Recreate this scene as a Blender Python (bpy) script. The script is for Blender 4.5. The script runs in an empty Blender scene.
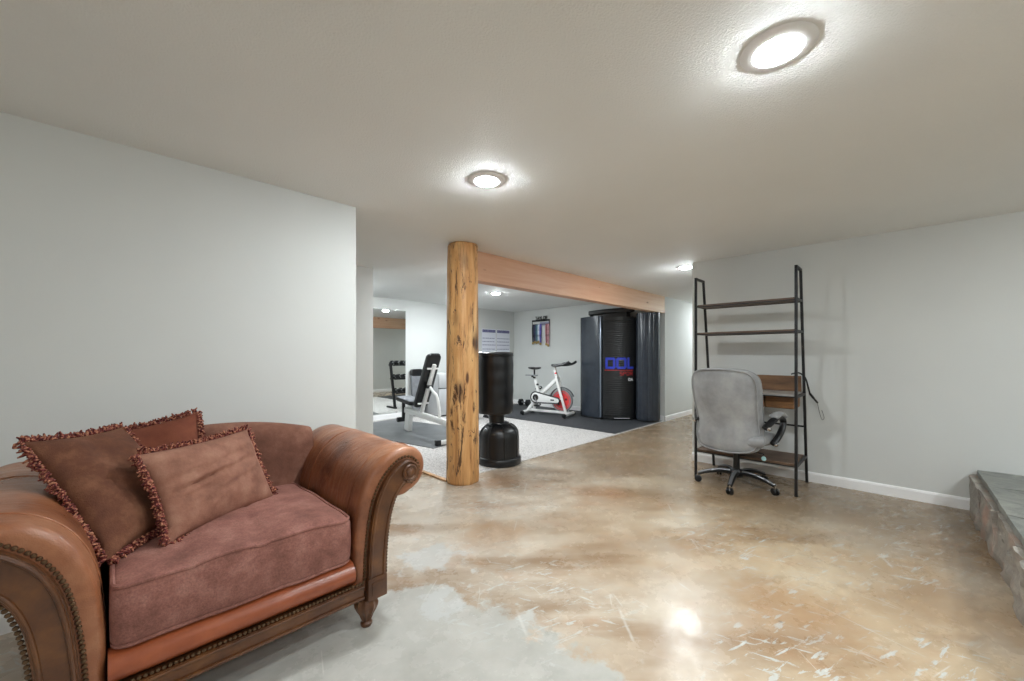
import bpy, bmesh, math, random
from mathutils import Vector, Matrix, noise

random.seed(7)
S = bpy.context.scene
COL = S.collection
PI = math.pi

# ------------------------------------------------------------------ camera, light, exposure
CAM_H = 1.25
YAW = math.radians(44.4)
cam_data = bpy.data.cameras.new('camera')
cam = bpy.data.objects.new('camera', cam_data)
COL.objects.link(cam)
cam.location = (0, 0, CAM_H)
cam.rotation_euler = (PI / 2, 0, YAW - PI / 2)
cam_data.sensor_width = 36.0
cam_data.lens = 14.0
cam_data.shift_y = 14.0 / 1024
cam_data.clip_start = 0.02
S.camera = cam

world = bpy.data.worlds.new('world')
S.world = world
world.use_nodes = True
world.node_tree.nodes['Background'].inputs[0].default_value = (0.9, 0.95, 1, 1)
world.node_tree.nodes['Background'].inputs[1].default_value = 0.05

LAMP = 720.0           # radiance of the LED discs
LAMP_COL = (0.90, 0.965, 1.0)
S.view_settings.view_transform = 'Standard'
S.view_settings.look = 'None'
S.view_settings.gamma = 1
S.view_settings.use_curve_mapping = False
S.view_settings.exposure = 0.0
S.cycles.max_bounces = 12
S.cycles.diffuse_bounces = 8
S.cycles.sample_clamp_indirect = 6
S.cycles.caustics_reflective = False

# ------------------------------------------------------------------ materials
def lin(r, g, b):
    f = lambda c: (c / 255) / 12.92 if c / 255 <= 0.04045 else ((c / 255 + 0.055) / 1.055) ** 2.4
    return (f(r), f(g), f(b), 1)

class NT:
    """a principled material with a short way to add nodes"""
    def __init__(self, name, color=(200, 200, 200), rough=0.5, metal=0.0, **kw):
        self.m = bpy.data.materials.new(name)
        self.m.use_nodes = True
        self.t = self.m.node_tree
        self.b = self.t.nodes['Principled BSDF']
        self.b.inputs['Base Color'].default_value = lin(*color)
        self.b.inputs['Roughness'].default_value = rough
        self.b.inputs['Metallic'].default_value = metal
        for k, v in kw.items():
            self.b.inputs[k.replace('_', ' ')].default_value = v
        self._co = None
    def n(self, typ, ins=None, **attrs):
        nd = self.t.nodes.new(typ)
        for k, v in attrs.items():
            setattr(nd, k, v)
        for k, v in (ins or {}).items():
            if isinstance(v, bpy.types.NodeSocket):
                self.t.links.new(v, nd.inputs[k])
            else:
                nd.inputs[k].default_value = v
        return nd
    def link(self, a, b):
        self.t.links.new(a, b)
    def co(self, scale=(1, 1, 1), rot=(0, 0, 0)):
        if self._co is None:
            self._co = self.n('ShaderNodeTexCoord')
        v = self._co.outputs['Object']
        if any(rot):
            v = self.n('ShaderNodeMapping', {'Vector': v, 'Rotation': rot}).outputs[0]
        return self.n('ShaderNodeMapping', {'Vector': v, 'Scale': scale}).outputs[0]
    def noise(self, scale, detail=4, rough=0.5, vec=None, dist=0.0):
        return self.n('ShaderNodeTexNoise', {'Vector': vec if vec is not None else self.co(), 'Scale': scale, 'Detail': detail, 'Roughness': rough, 'Distortion': dist}).outputs['Fac']
    def ramp(self, fac, stops):
        r = self.n('ShaderNodeValToRGB', {'Fac': fac})
        e = r.color_ramp.elements
        while len(e) < len(stops):
            e.new(0.5)
        for el, (p, c) in zip(e, stops):
            el.position = p
            el.color = c if isinstance(c, tuple) and len(c) == 4 else (lin(*c) if isinstance(c, tuple) else (c, c, c, 1))
        return r.outputs[0]
    def mix(self, fac, a, b, mode='MIX'):
        m = self.n('ShaderNodeMix', data_type='RGBA', blend_type=mode)
        for idx, v in ((0, fac), (6, a), (7, b)):
            if isinstance(v, bpy.types.NodeSocket):
                self.t.links.new(v, m.inputs[idx])
            else:
                m.inputs[idx].default_value = v if idx == 0 else (lin(*v) if len(v) == 3 else v)
        return m.outputs[2]
    def math(self, op, a, b=0.0, clamp=False):
        m = self.n('ShaderNodeMath', operation=op, use_clamp=clamp)
        for i, v in enumerate((a, b)):
            if isinstance(v, bpy.types.NodeSocket):
                self.t.links.new(v, m.inputs[i])
            else:
                m.inputs[i].default_value = v
        return m.outputs[0]
    def color(self, sock):
        self.t.links.new(sock, self.b.inputs['Base Color'])
        return self
    def rough(self, sock):
        self.t.links.new(sock, self.b.inputs['Roughness'])
        return self
    def bump(self, sock, strength=0.3, dist=0.01):
        bp = self.n('ShaderNodeBump', {'Height': sock, 'Strength': strength, 'Distance': dist})
        self.t.links.new(bp.outputs[0], self.b.inputs['Normal'])
        return self

M = {}
def flat(name, c, rough=0.5, metal=0.0, var=0.0, **kw):
    k = NT(name, c, rough, metal, **kw)
    if var:
        c2 = tuple(min(255, int(v * (1 + var))) for v in c)
        c1 = tuple(int(v * (1 - var)) for v in c)
        k.color(k.ramp(k.noise(9), [(0.3, c1), (0.7, c2)]))
    M[name] = k.m
    return k

# walls and ceilings
k = flat('wall_paint', (226, 229, 225), 0.75)
k.color(k.ramp(k.noise(1.2, 3), [(0.3, (203, 205, 203)), (0.7, (209, 211, 208))]))
k.bump(k.noise(70, 3), 0.06, 0.004)
k = flat('ceiling_paint', (214, 207, 196), 0.8)
k.color(k.ramp(k.noise(0.9, 3), [(0.3, (229, 230, 228)), (0.7, (235, 236, 234))]))
k.bump(k.noise(120, 4, 0.6), 0.45, 0.010)
flat('white_trim', (240, 240, 240), 0.4)

# stained concrete
k = flat('stained_concrete', (190, 165, 130), 0.25)
co = k.co()
warp = k.n('ShaderNodeTexNoise', {'Vector': co, 'Scale': 1.3, 'Detail': 5.0, 'Roughness': 0.6}).outputs['Color']
wv = k.n('ShaderNodeMix', data_type='VECTOR')
k.link(co, wv.inputs[4]); k.link(warp, wv.inputs[5]); wv.inputs[0].default_value = 0.35
wco = wv.outputs[1]
stretch = k.co((0.55, 1.5, 1), (0, 0, 0.35))
sp = k.n('ShaderNodeSeparateXYZ', {'Vector': co})
across = k.math('SUBTRACT', k.math('MULTIPLY', sp.outputs[0], 0.70), k.math('MULTIPLY', sp.outputs[1], 0.71))
tan_ = k.ramp(k.math('MULTIPLY', k.math('ADD', across, k.math('SUBTRACT', k.noise(0.9, 4), 0.0)), 0.4, True), [(0.12, 0.0), (0.75, 1.0)])
nb = k.noise(1.1, 5, 0.55, k.co((0.7, 1.3, 1), (0, 0, 0.78)))
base = k.mix(tan_, k.ramp(nb, [(0.28, (172, 152, 130)), (0.45, (194, 179, 160)), (0.6, (206, 195, 180)), (0.75, (212, 205, 194))]),
             k.ramp(nb, [(0.28, (156, 126, 92)), (0.45, (184, 155, 119)), (0.6, (200, 177, 144)), (0.75, (206, 188, 160))]))
fine = k.ramp(k.noise(9, 9, 0.7), [(0.3, 0.80), (0.7, 1.10)])
c = k.mix(0.55, base, k.mix(1.0, base, fine, 'MULTIPLY'))
# soft brown bands, redder clouds, and pale haze
c = k.mix(k.ramp(k.noise(1.7, 5, 0.55, k.co((0.5, 1.9, 1), (0, 0, 0.78))), [(0.46, 0.0), (0.66, 0.85)]), c, (142, 110, 76))
c = k.mix(k.ramp(k.noise(2.6, 7, 0.65, k.co((1, 1.6, 1), (0, 0, 0.9))), [(0.54, 0.0), (0.74, 0.55)]), c, (176, 130, 92))
c = k.mix(k.ramp(k.noise(1.3, 6, 0.6, k.co((1, 1.3, 1), (0.3, 0, 0.7))), [(0.50, 0.0), (0.72, 0.6)]), c, (214, 204, 186))
# bare grey concrete where the stain has worn away beside the loveseat
dist = k.n('ShaderNodeVectorMath', {0: co, 1: (0.15, 1.05, 0.0)}, operation='DISTANCE').outputs['Value']
edge = k.math('ADD', dist, k.math('MULTIPLY', k.math('SUBTRACT', k.noise(2.2, 10, 0.7), 0.5), 1.3))
grey1 = k.ramp(k.math('SUBTRACT', 1.58, edge, True), [(0.30, 0.0), (0.36, 1.0)])
greyc = k.ramp(k.noise(5, 8, 0.65), [(0.3, (172, 171, 164)), (0.7, (200, 199, 192))])
c = k.mix(k.math('MULTIPLY', grey1, 0.92), c, greyc)
# dull brown along the desk wall, and brown stains by the post and under the chair
sw = k.ramp(k.math('ADD', k.math('MULTIPLY', sp.outputs[0], 0.25), k.math('MULTIPLY', k.math('SUBTRACT', k.noise(1.2, 6, 0.6), 0.5), 0.5)), [(0.76, 0.0), (1.0, 0.72)])
c = k.mix(k.math('MULTIPLY', sw, k.ramp(sp.outputs[1], [(0.0, 1.0), (1.0, 1.0)])), c, (126, 106, 82))
def blob(x, y, r, soft, amp, sc=2.4):
    d_ = k.n('ShaderNodeVectorMath', {0: co, 1: (x, y, 0.0)}, operation='DISTANCE').outputs['Value']
    d_ = k.math('ADD', d_, k.math('MULTIPLY', k.math('SUBTRACT', k.noise(sc, 9, 0.7), 0.5), amp))
    return k.ramp(k.math('DIVIDE', d_, r), [(1.0 - soft, 1.0), (1.0, 0.0)])
for bx_, by_, r_, cc in ((2.75, 2.85, .42, (140, 102, 66)), (3.1, 1.9, .35, (168, 124, 84)), (4.1, .8, .55, (128, 104, 76)), (1.9, 2.05, .32, (164, 124, 82)), (2.3, 0.35, .4, (166, 120, 72)), (3.0, -.1, .45, (150, 116, 78))):
    c = k.mix(k.math('MULTIPLY', blob(bx_, by_, r_, .8, .9), 0.6), c, cc)
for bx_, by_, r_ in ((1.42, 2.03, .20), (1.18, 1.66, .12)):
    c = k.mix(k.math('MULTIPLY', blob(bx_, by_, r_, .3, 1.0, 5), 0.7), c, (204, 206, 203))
# worn pale scuffs
scuff_area = k.ramp(k.noise(1.0, 3, 0.5, k.co((1, 1, 1), (0, 0.4, 0.8))), [(0.47, 0.0), (0.60, 0.75)])
for bx_, by_, r_ in ((2.95, .82, .55), (1.55, 1.35, .55), (1.9, .25, .45), (2.35, -.15, .40), (2.2, 2.5, .4)):
    scuff_area = k.math('MAXIMUM', scuff_area, blob(bx_, by_, r_, .6, .6))
s1 = k.ramp(k.noise(13, 8, 0.66, k.co((0.5, 2.4, 1), (0, 0, 0.35)), 0.4), [(0.585, 0.0), (0.615, 0.85)])
s2 = k.ramp(k.noise(13, 8, 0.66, k.co((0.5, 2.6, 1), (0, 0, 1.25)), 0.4), [(0.60, 0.0), (0.63, 0.85)])
sc = k.math('MAXIMUM', s1, s2)
c = k.mix(k.math('MULTIPLY', scuff_area, sc), c, (204, 208, 204))
# thin scratches
for rz_, off in ((-0.75, 0.0), (0.25, 3.0), (-1.3, 7.0)):
    vs = k.n('ShaderNodeTexVoronoi', {'Vector': k.co((0.5, 4.2, 1), (0, 0, rz_)), 'Scale': 0.8}, feature='DISTANCE_TO_EDGE').outputs['Distance']
    gate = k.ramp(k.n('ShaderNodeTexNoise', {'Vector': k.n('ShaderNodeVectorMath', {0: co, 1: (off, off, 0)}, operation='ADD').outputs[0], 'Scale': 2.6, 'Detail': 3.0}).outputs['Fac'], [(0.60, 0.0), (0.64, 0.55)])
    c = k.mix(k.math('MULTIPLY', k.ramp(vs, [(0.001, 1.0), (0.008, 0.0)]), gate), c, (222, 220, 212))
# small dark pits
vp = k.n('ShaderNodeTexVoronoi', {'Vector': co, 'Scale': 2.6}).outputs['Distance']
c = k.mix(k.ramp(vp, [(0.022, 0.75), (0.04, 0.0)]), c, (92, 84, 74))
k.color(k.n('ShaderNodeHueSaturation', {'Color': c, 'Saturation': 0.92, 'Value': 0.94}).outputs[0])
k.b.inputs['Specular IOR Level'].default_value = 0.42
k.rough(k.ramp(k.noise(4, 8, 0.7), [(0.3, 0.17), (0.7, 0.36)]))
k.bump(k.noise(3.2, 6, 0.6), 0.12, 0.02)

k = flat('speckled_carpet', (205, 202, 198), 0.95)
k.color(k.ramp(k.noise(55, 3, 0.8), [(0.36, (136, 132, 129)), (0.5, (192, 188, 185)), (0.66, (214, 211, 208))]))
k.bump(k.noise(160, 2), 0.5, 0.006)
k = flat('rubber_mat', (58, 60, 63), 0.65)
k.color(k.ramp(k.noise(40, 4, 0.8), [(0.35, (38, 40, 43)), (0.7, (72, 74, 78))]))
k = flat('grey_mat', (124, 128, 133), 0.38)
k.color(k.ramp(k.noise(3, 5, 0.6), [(0.3, (82, 84, 86)), (0.7, (108, 110, 111))]))

# log post
k = flat('log_wood', (196, 140, 74), 0.5)
g = k.noise(5, 8, 0.65, k.co((2.0, 2.0, 0.22)), 0.8)
c = k.ramp(g, [(0.25, (146, 98, 56)), (0.42, (192, 140, 86)), (0.58, (212, 166, 110)), (0.75, (222, 188, 136))])
str_ = k.ramp(k.noise(16, 6, 0.7, k.co((1.6, 1.6, 0.14)), 0.3), [(0.54, 0.0), (0.66, 0.7)])
c = k.mix(str_, c, (96, 48, 20))
crk = k.ramp(k.noise(7, 5, 0.75, k.co((1.9, 1.9, 0.40)), 0.9), [(0.57, 0.0), (0.615, 0.9)])
c = k.mix(crk, c, (58, 30, 16))
dots = k.n('ShaderNodeTexVoronoi', {'Vector': k.co((1.5, 1.5, 0.42)), 'Scale': 8.0}).outputs['Distance']
c = k.mix(k.math('MULTIPLY', k.ramp(dots, [(0.13, 0.9), (0.24, 0.0)]), k.ramp(k.noise(5, 3), [(0.42, 0.0), (0.5, 1.0)])), c, (70, 34, 16))
knots = k.n('ShaderNodeTexVoronoi', {'Vector': k.co((1.0, 1.0, 0.5), (0, 0, 0.3)), 'Scale': 3.4}).outputs['Distance']
c = k.mix(k.ramp(knots, [(0.07, 0.95), (0.13, 0.6), (0.24, 0.0)]), c, (66, 38, 20))
gry = k.ramp(k.noise(2.2, 3, 0.5, k.co((1, 1, 0.7), (1, 0, 0))), [(0.60, 0.0), (0.72, 0.6)])
c = k.mix(gry, c, (168, 128, 82))
k.color(c)
k.bump(k.math('SUBTRACT', g, k.math('MULTIPLY', crk, 0.8)), 0.5, 0.012)

# pine beam
k = flat('pine_beam', (214, 164, 118), 0.5)
g = k.noise(6, 6, 0.6, k.co((0.16, 2, 2.6)), 1.2)
c = k.ramp(g, [(0.25, (200, 158, 126)), (0.5, (218, 182, 148)), (0.75, (230, 200, 168))])
sx = k.n('ShaderNodeSeparateXYZ', {'Vector': k.co()})
red = k.ramp(k.math('MULTIPLY', k.math('SUBTRACT', 4.4, sx.outputs[0]), 0.5, True), [(0.0, 0.0), (1.0, 0.55)])
c = k.mix(red, c, (192, 136, 110))
kn = k.n('ShaderNodeTexVoronoi', {'Vector': k.co((1.1, 2.4, 3.0)), 'Scale': 2.3}).outputs['Distance']
c = k.mix(k.ramp(kn, [(0.05, 0.85), (0.13, 0.0)]), c, (116, 62, 34))
k.color(c)
k.bump(g, 0.15, 0.006)
k = flat('threshold_wood', (178, 136, 92), 0.5, var=0.15)

# leather, velvet, carved wood
k = flat('leather', (150, 84, 46), 0.36, Coat_Weight=0.15, Coat_Roughness=0.25)
c = k.ramp(k.noise(3.2, 5, 0.6), [(0.28, (88, 46, 28)), (0.48, (142, 88, 58)), (0.72, (180, 126, 92))])
c = k.mix(k.ramp(k.noise(7, 8, 0.7, k.co((1.0, 0.5, 1.0)), 0.6), [(0.56, 0.0), (0.74, 0.5)]), c, (184, 124, 84))
k.color(c)
wr = k.noise(5, 6, 0.6, k.co((1.0, 2.2, 1.0)), 1.5)
vor = k.n('ShaderNodeTexVoronoi', {'Vector': k.co(), 'Scale': 170.0}, feature='DISTANCE_TO_EDGE').outputs['Distance']
k.bump(k.math('ADD', k.math('MULTIPLY', wr, 0.8), k.math('MULTIPLY', vor, 0.12)), 0.5, 0.016)
k.rough(k.ramp(k.noise(6, 5), [(0.3, 0.27), (0.7, 0.46)]))
k = flat('leather_rail', (158, 78, 46), 0.34, Coat_Weight=0.2, Coat_Roughness=0.25)
k.color(k.ramp(k.noise(6, 6, 0.65), [(0.3, (132, 64, 36)), (0.62, (160, 84, 50)), (0.8, (188, 122, 84))]))
k.bump(k.noise(9, 5, 0.6), 0.2, 0.01)

def velvet(name, dark, mid, light, weave=0.0):
    k = flat(name, mid, 0.9, Sheen_Weight=0.3, Sheen_Roughness=0.4)
    k.b.inputs['Sheen Tint'].default_value = lin(*light)
    c = k.ramp(k.noise(8, 9, 0.68, None, 0.0), [(0.22, dark), (0.5, mid), (0.80, light)])
    if weave:
        wv = k.ramp(k.noise(150, 2, 0.7, k.co((1, 1, 1))), [(0.3, 0.75), (0.7, 1.15)])
        c = k.mix(1.0, c, wv, 'MULTIPLY')
    k.color(c)
    k.bump(k.math('ADD', k.noise(12, 5, 0.6), k.math('MULTIPLY', k.noise(260, 2), 0.3)), 0.35, 0.01)
velvet('velvet_cushion', (96, 58, 48), (138, 90, 79), (172, 124, 112), 1)
velvet('velvet_back', (86, 52, 40), (116, 76, 60), (148, 106, 88))
velvet('velvet_dark', (64, 32, 20), (98, 58, 38), (140, 96, 70))
velvet('velvet_rust', (88, 42, 26), (110, 56, 36), (130, 72, 48))
velvet('velvet_light', (92, 56, 42), (138, 94, 76), (170, 128, 108))
k = flat('fringe_yarn', (120, 52, 44), 0.9)
k.color(k.ramp(k.noise(120, 2), [(0.34, (58, 18, 20)), (0.5, (116, 48, 42)), (0.62, (176, 122, 92))]))
k = flat('carved_wood', (84, 48, 26), 0.38, Coat_Weight=0.15)
c = k.ramp(k.noise(6, 7, 0.65), [(0.3, (58, 32, 17)), (0.5, (88, 52, 27)), (0.72, (122, 78, 40))])
c = k.mix(k.ramp(k.noise(9, 8, 0.7, k.co((1, 1, 1), (1, 1, 0))), [(0.68, 0.0), (0.72, 0.7)]), c, (176, 154, 130))
k.color(c)
k.bump(k.noise(20, 4), 0.15, 0.004)
flat('antique_brass', (104, 82, 62), 0.38, 0.85)

# metals, plastics, cloth
flat('black_metal', (44, 44, 46), 0.45, 0.6)
flat('black_plastic', (17, 18, 20), 0.36)
flat('black_vinyl', (13, 14, 17), 0.3, var=0.2)
flat('black_gloss', (9, 12, 15), 0.36)
flat('white_steel', (228, 228, 226), 0.32)
flat('grey_steel', (150, 152, 154), 0.3, 0.8)
flat('chrome', (205, 206, 208), 0.12, 1.0)
flat('chair_spoke', (140, 141, 144), 0.32, 0.6)
flat('charcoal_shell', (47, 53, 62), 0.24, var=0.06)
flat('charcoal_edge', (120, 130, 142), 0.3, 0.3)
flat('flywheel_red', (214, 58, 60), 0.4)
flat('poster_paper', (224, 226, 236), 0.6)
flat('poster_purple', (92, 92, 138), 0.6)
flat('poster_grey', (150, 152, 176), 0.6)
flat('logo_blue', (38, 58, 190), 0.5)
flat('logo_red', (186, 40, 42), 0.5)
flat('logo_white', (220, 222, 226), 0.4)
flat('pad_grey', (118, 120, 124), 0.6, var=0.08)
flat('fridge_grey', (190, 191, 192), 0.4)
flat('tag_blue', (178, 222, 226), 0.5)
flat('medal_gold', (176, 150, 96), 0.3, 0.9)
flat('mirror_glass', (236, 240, 238), 0.015, 1.0)
k = flat('grey_suede', (146, 147, 148), 0.9, Sheen_Weight=0.25)
c = k.ramp(k.noise(5, 6, 0.62), [(0.28, (126, 127, 128)), (0.5, (146, 147, 148)), (0.74, (166, 167, 167))])
k.color(c)
k.bump(k.noise(9, 5, 0.6), 0.25, 0.012)
k = flat('dark_shelf_wood', (84, 62, 46), 0.5)
k.color(k.ramp(k.noise(6, 6, 0.6, k.co((2.4, 0.25, 2.4)), 0.8), [(0.3, (70, 52, 40)), (0.55, (100, 77, 60)), (0.78, (126, 98, 76))]))
k = flat('desk_wood', (112, 80, 52), 0.5)
k.color(k.ramp(k.noise(7, 6, 0.6, k.co((2.4, 0.3, 2.4)), 0.9), [(0.3, (84, 58, 38)), (0.55, (114, 82, 54)), (0.78, (140, 104, 70))]))
k = flat('drawer_wood', (128, 88, 50), 0.5)
k.color(k.ramp(k.noise(9, 6, 0.6, k.co((2.4, 0.4, 3)), 1.5), [(0.3, (86, 56, 30)), (0.55, (128, 88, 50)), (0.78, (160, 116, 70))]))
flat('desk_top_grey', (152, 148, 144), 0.35)
# flagstone
k = flat('flagstone', (120, 116, 108), 0.55)
c = k.ramp(k.noise(7, 9, 0.7, k.co((1, 1, 1.8)), 1.0), [(0.25, (104, 100, 94)), (0.5, (150, 143, 134)), (0.75, (190, 183, 172))])
c = k.mix(k.ramp(k.noise(3.5, 5, 0.6), [(0.52, 0.0), (0.7, 0.7)]), c, (184, 142, 122))
c = k.mix(k.ramp(k.noise(14, 6, 0.75, k.co((0.6, 1.4, 2.4)), 2.0), [(0.62, 0.0), (0.68, 0.75)]), c, (206, 200, 190))
k.color(c)
k.bump(k.noise(14, 8, 0.7), 0.7, 0.02)
k = flat('slate', (98, 100, 97), 0.42)
c = k.ramp(k.noise(5, 9, 0.68, k.co((1, 1, 1)), 1.2), [(0.28, (92, 95, 91)), (0.5, (122, 124, 119)), (0.75, (152, 152, 143))])
c = k.mix(k.ramp(k.noise(10, 8, 0.75, k.co((0.5, 1.5, 1), (0, 0, 0.6)), 2.0), [(0.64, 0.0), (0.70, 0.6)]), c, (176, 172, 162))
k.color(c)
k.bump(k.noise(12, 8, 0.7), 0.5, 0.012)
flat('mortar', (150, 146, 138), 0.9, var=0.1)
for nm, c in dict(ribbon_black=(28, 28, 36), ribbon_navy=(38, 40, 70), ribbon_teal=(70, 104, 116), ribbon_pale=(188, 198, 226),
                  ribbon_violet=(92, 86, 160), ribbon_rose=(180, 136, 140), ribbon_red=(140, 84, 92)).items():
    flat(nm, c, 0.6, var=0.25)
# lamp diffuser (gives off light)
m = bpy.data.materials.new('lamp_diffuser'); m.use_nodes = True
nt = m.node_tree; nt.nodes.remove(nt.nodes['Principled BSDF'])
em = nt.nodes.new('ShaderNodeEmission'); em.inputs[0].default_value = (*LAMP_COL, 1); em.inputs[1].default_value = LAMP
nt.links.new(em.outputs[0], nt.nodes['Material Output'].inputs[0]); M['lamp_diffuser'] = m
flat('lamp_trim', (238, 239, 240), 0.45)

# ------------------------------------------------------------------ mesh helpers
def spline(pts, n=8, closed=False):
    """Catmull-Rom through pts"""
    P = [Vector(p) for p in pts]; out = []
    N = len(P); segs = N if closed else N - 1
    for i in range(segs):
        if closed:
            a, b, c, d = P[(i - 1) % N], P[i], P[(i + 1) % N], P[(i + 2) % N]
        else:
            a, b, c, d = P[max(i - 1, 0)], P[i], P[i + 1], P[min(i + 2, N - 1)]
        for j in range(n):
            t = j / n
            out.append(0.5 * ((2 * b) + (c - a) * t + (2 * a - 5 * b + 4 * c - d) * t * t + (3 * b - a - 3 * c + d) * t ** 3))
    if not closed:
        out.append(P[-1].copy())
    return out

class MB:
    def __init__(self):
        self.b = bmesh.new()
    def _bev(self, verts, bev, seg=2):
        if bev > 0:
            vs = set(verts)
            es = [e for e in self.b.edges if e.verts[0] in vs and e.verts[1] in vs]
            bmesh.ops.bevel(self.b, geom=es, offset=bev, segments=seg, affect='EDGES', profile=0.5)
    def box(self, x0, x1, y0, y1, z0, z1, bev=0.0, seg=2, mat=None):
        pts = [(x0, y0, z0), (x1, y0, z0), (x1, y1, z0), (x0, y1, z0), (x0, y0, z1), (x1, y0, z1), (x1, y1, z1), (x0, y1, z1)]
        v = [self.b.verts.new(mat @ Vector(p) if mat else p) for p in pts]
        for f in ((3, 2, 1, 0), (4, 5, 6, 7), (0, 1, 5, 4), (1, 2, 6, 5), (2, 3, 7, 6), (3, 0, 4, 7)):
            self.b.faces.new([v[i] for i in f])
        self._bev(v, bev, seg)
        return self
    def bar(self, p0, p1, w, h, bev=0.0, up=(0, 0, 1)):
        """rectangular bar from p0 to p1; w sideways, h along up"""
        p0, p1 = Vector(p0), Vector(p1)
        d = p1 - p0; L = d.length; d.normalize()
        u = Vector(up)
        if abs(d.dot(u)) > 0.98: u = Vector((0, 1, 0))
        s = d.cross(u).normalized(); u = s.cross(d).normalized()
        mt = Matrix((( d.x, s.x, u.x, p0.x), (d.y, s.y, u.y, p0.y), (d.z, s.z, u.z, p0.z), (0, 0, 0, 1)))
        return self.box(0, L, -w / 2, w / 2, -h / 2, h / 2, bev, 2, mt)
    def tube(self, pts, r, n=10, closed=False, caps=True, flat_=None):
        """sweep a circle (or an ellipse, flat_=(a,b) factors) along pts; r number or list"""
        P = [Vector(p) for p in pts]; N = len(P)
        rs = r if isinstance(r, (list, tuple)) else [r] * N
        rings = []; prev = None
        for i in range(N):
            if closed: t = P[(i + 1) % N] - P[(i - 1) % N]
            else: t = P[min(i + 1, N - 1)] - P[max(i - 1, 0)]
            if t.length < 1e-9: t = Vector((0, 0, 1))
            t.normalize()
            if prev is None:
                a = Vector((0, 0, 1)) if abs(t.z) < 0.9 else Vector((1, 0, 0))
                u = (a - t * a.dot(t)).normalized()
            else:
                u = prev - t * prev.dot(t)
                u = u.normalized() if u.length > 1e-6 else prev
            prev = u; s = t.cross(u)
            fa, fb = flat_ or (1, 1)
            rings.append([self.b.verts.new(P[i] + (u * math.cos(2 * PI * j / n) * fa + s * math.sin(2 * PI * j / n) * fb) * rs[i]) for j in range(n)])
        for i in range(N if closed else N - 1):
            A, B = rings[i], rings[(i + 1) % N]
            for j in range(n):
                self.b.faces.new((A[j], A[(j + 1) % n], B[(j + 1) % n], B[j]))
        if caps and not closed:
            self.b.faces.new(rings[0][::-1]); self.b.faces.new(rings[-1])
        return self
    def cyl(self, p0, p1, r0, r1=None, n=20, bev=0.0):
        r1 = r0 if r1 is None else r1
        p0, p1 = Vector(p0), Vector(p1)
        if bev <= 0:
            return self.tube([p0, p1], [r0, r1], n)
        d = (p1 - p0).normalized()
        return self.tube([p0, p0 + d * bev * .3, p0 + d * bev, p1 - d * bev, p1 - d * bev * .3, p1], [r0 - bev, r0 - bev * .3, r0, r1, r1 - bev * .3, r1 - bev], n)
    def lathe(self, prof, c=(0, 0, 0), n=32, axis='Z', wob=None):
        """revolve (r, h) pairs about a line through c"""
        c = Vector(c); rings = []
        for i, (r, h) in enumerate(prof):
            ring = []
            for j in range(n):
                a = 2 * PI * j / n
                rr = r + (wob(a, h) if wob and r > 1e-6 else 0)
                x, y = rr * math.cos(a), rr * math.sin(a)
                p = {'Z': (x, y, h), 'X': (h, x, y), 'Y': (y, h, x)}[axis]
                ring.append(self.b.verts.new(c + Vector(p)))
            rings.append(ring)
        for A, B in zip(rings, rings[1:]):
            for j in range(n):
                self.b.faces.new((A[j], A[(j + 1) % n], B[(j + 1) % n], B[j]))
        self.b.faces.new(rings[0][::-1]); self.b.faces.new(rings[-1])
        return self
    def prism(self, poly, a0, a1, axis='Y', bev=0.0, seg=2, fn=None):
        """poly: 2-D points; extruded along axis between a0 and a1"""
        def P(u, v, a):
            p = {'Y': (u, a, v), 'Z': (u, v, a), 'X': (a, u, v)}[axis]
            return fn(Vector(p)) if fn else p
        A = [self.b.verts.new(P(u, v, a0)) for u, v in poly]
        B = [self.b.verts.new(P(u, v, a1)) for u, v in poly]
        n = len(poly)
        self.b.faces.new(A); self.b.faces.new(B[::-1])
        for i in range(n):
            self.b.faces.new((A[i], B[i], B[(i + 1) % n], A[(i + 1) % n]))
        if bev:
            es = [e for e in self.b.edges if (e.verts[0] in A and e.verts[1] in A) or (e.verts[0] in B and e.verts[1] in B)]
            A, B = set(A), set(B)
            es = [e for e in self.b.edges if (e.verts[0] in A and e.verts[1] in A) or (e.verts[0] in B and e.verts[1] in B)]
            bmesh.ops.bevel(self.b, geom=es, offset=bev, segments=seg, affect='EDGES', profile=0.5)
        return self
    def loft(self, rings, caps=True, closed=True):
        R = [[self.b.verts.new(p) for p in r] for r in rings]
        n = len(R[0])
        for A, B in zip(R, R[1:]):
            for j in range(n if closed else n - 1):
                self.b.faces.new((A[j], A[(j + 1) % n], B[(j + 1) % n], B[j]))
        if caps and closed:
            self.b.faces.new(R[0][::-1]); self.b.faces.new(R[-1])
        return self
    def grid(self, fn, nu, nv):
        V = [[self.b.verts.new(fn(i / nu, j / nv)) for j in range(nv + 1)] for i in range(nu + 1)]
        for i in range(nu):
            for j in range(nv):
                self.b.faces.new((V[i][j], V[i + 1][j], V[i + 1][j + 1], V[i][j + 1]))
        return self
    def puff(self, outline, T, fn, rings=7, p=2.6):
        """padded panel: 2-D outline, thickness T, fn maps (u,v,t) to 3-D"""
        n = len(outline)
        cu = sum(q[0] for q in outline) / n; cv = sum(q[1] for q in outline) / n
        ss = [math.sin(PI / 2 * (i + 1) / rings) for i in range(rings)]
        seq = [(s, -T / 2 * (1 - s ** p) ** (1 / p)) for s in ss] + [(s, T / 2 * (1 - s ** p) ** (1 / p)) for s in ss[::-1][1:]]
        R = [[self.b.verts.new(fn(cu + (u - cu) * s, cv + (v - cv) * s, t)) for u, v in outline] for s, t in seq]
        for A, B in zip(R, R[1:]):
            for j in range(n):
                self.b.faces.new((A[j], A[(j + 1) % n], B[(j + 1) % n], B[j]))
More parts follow.
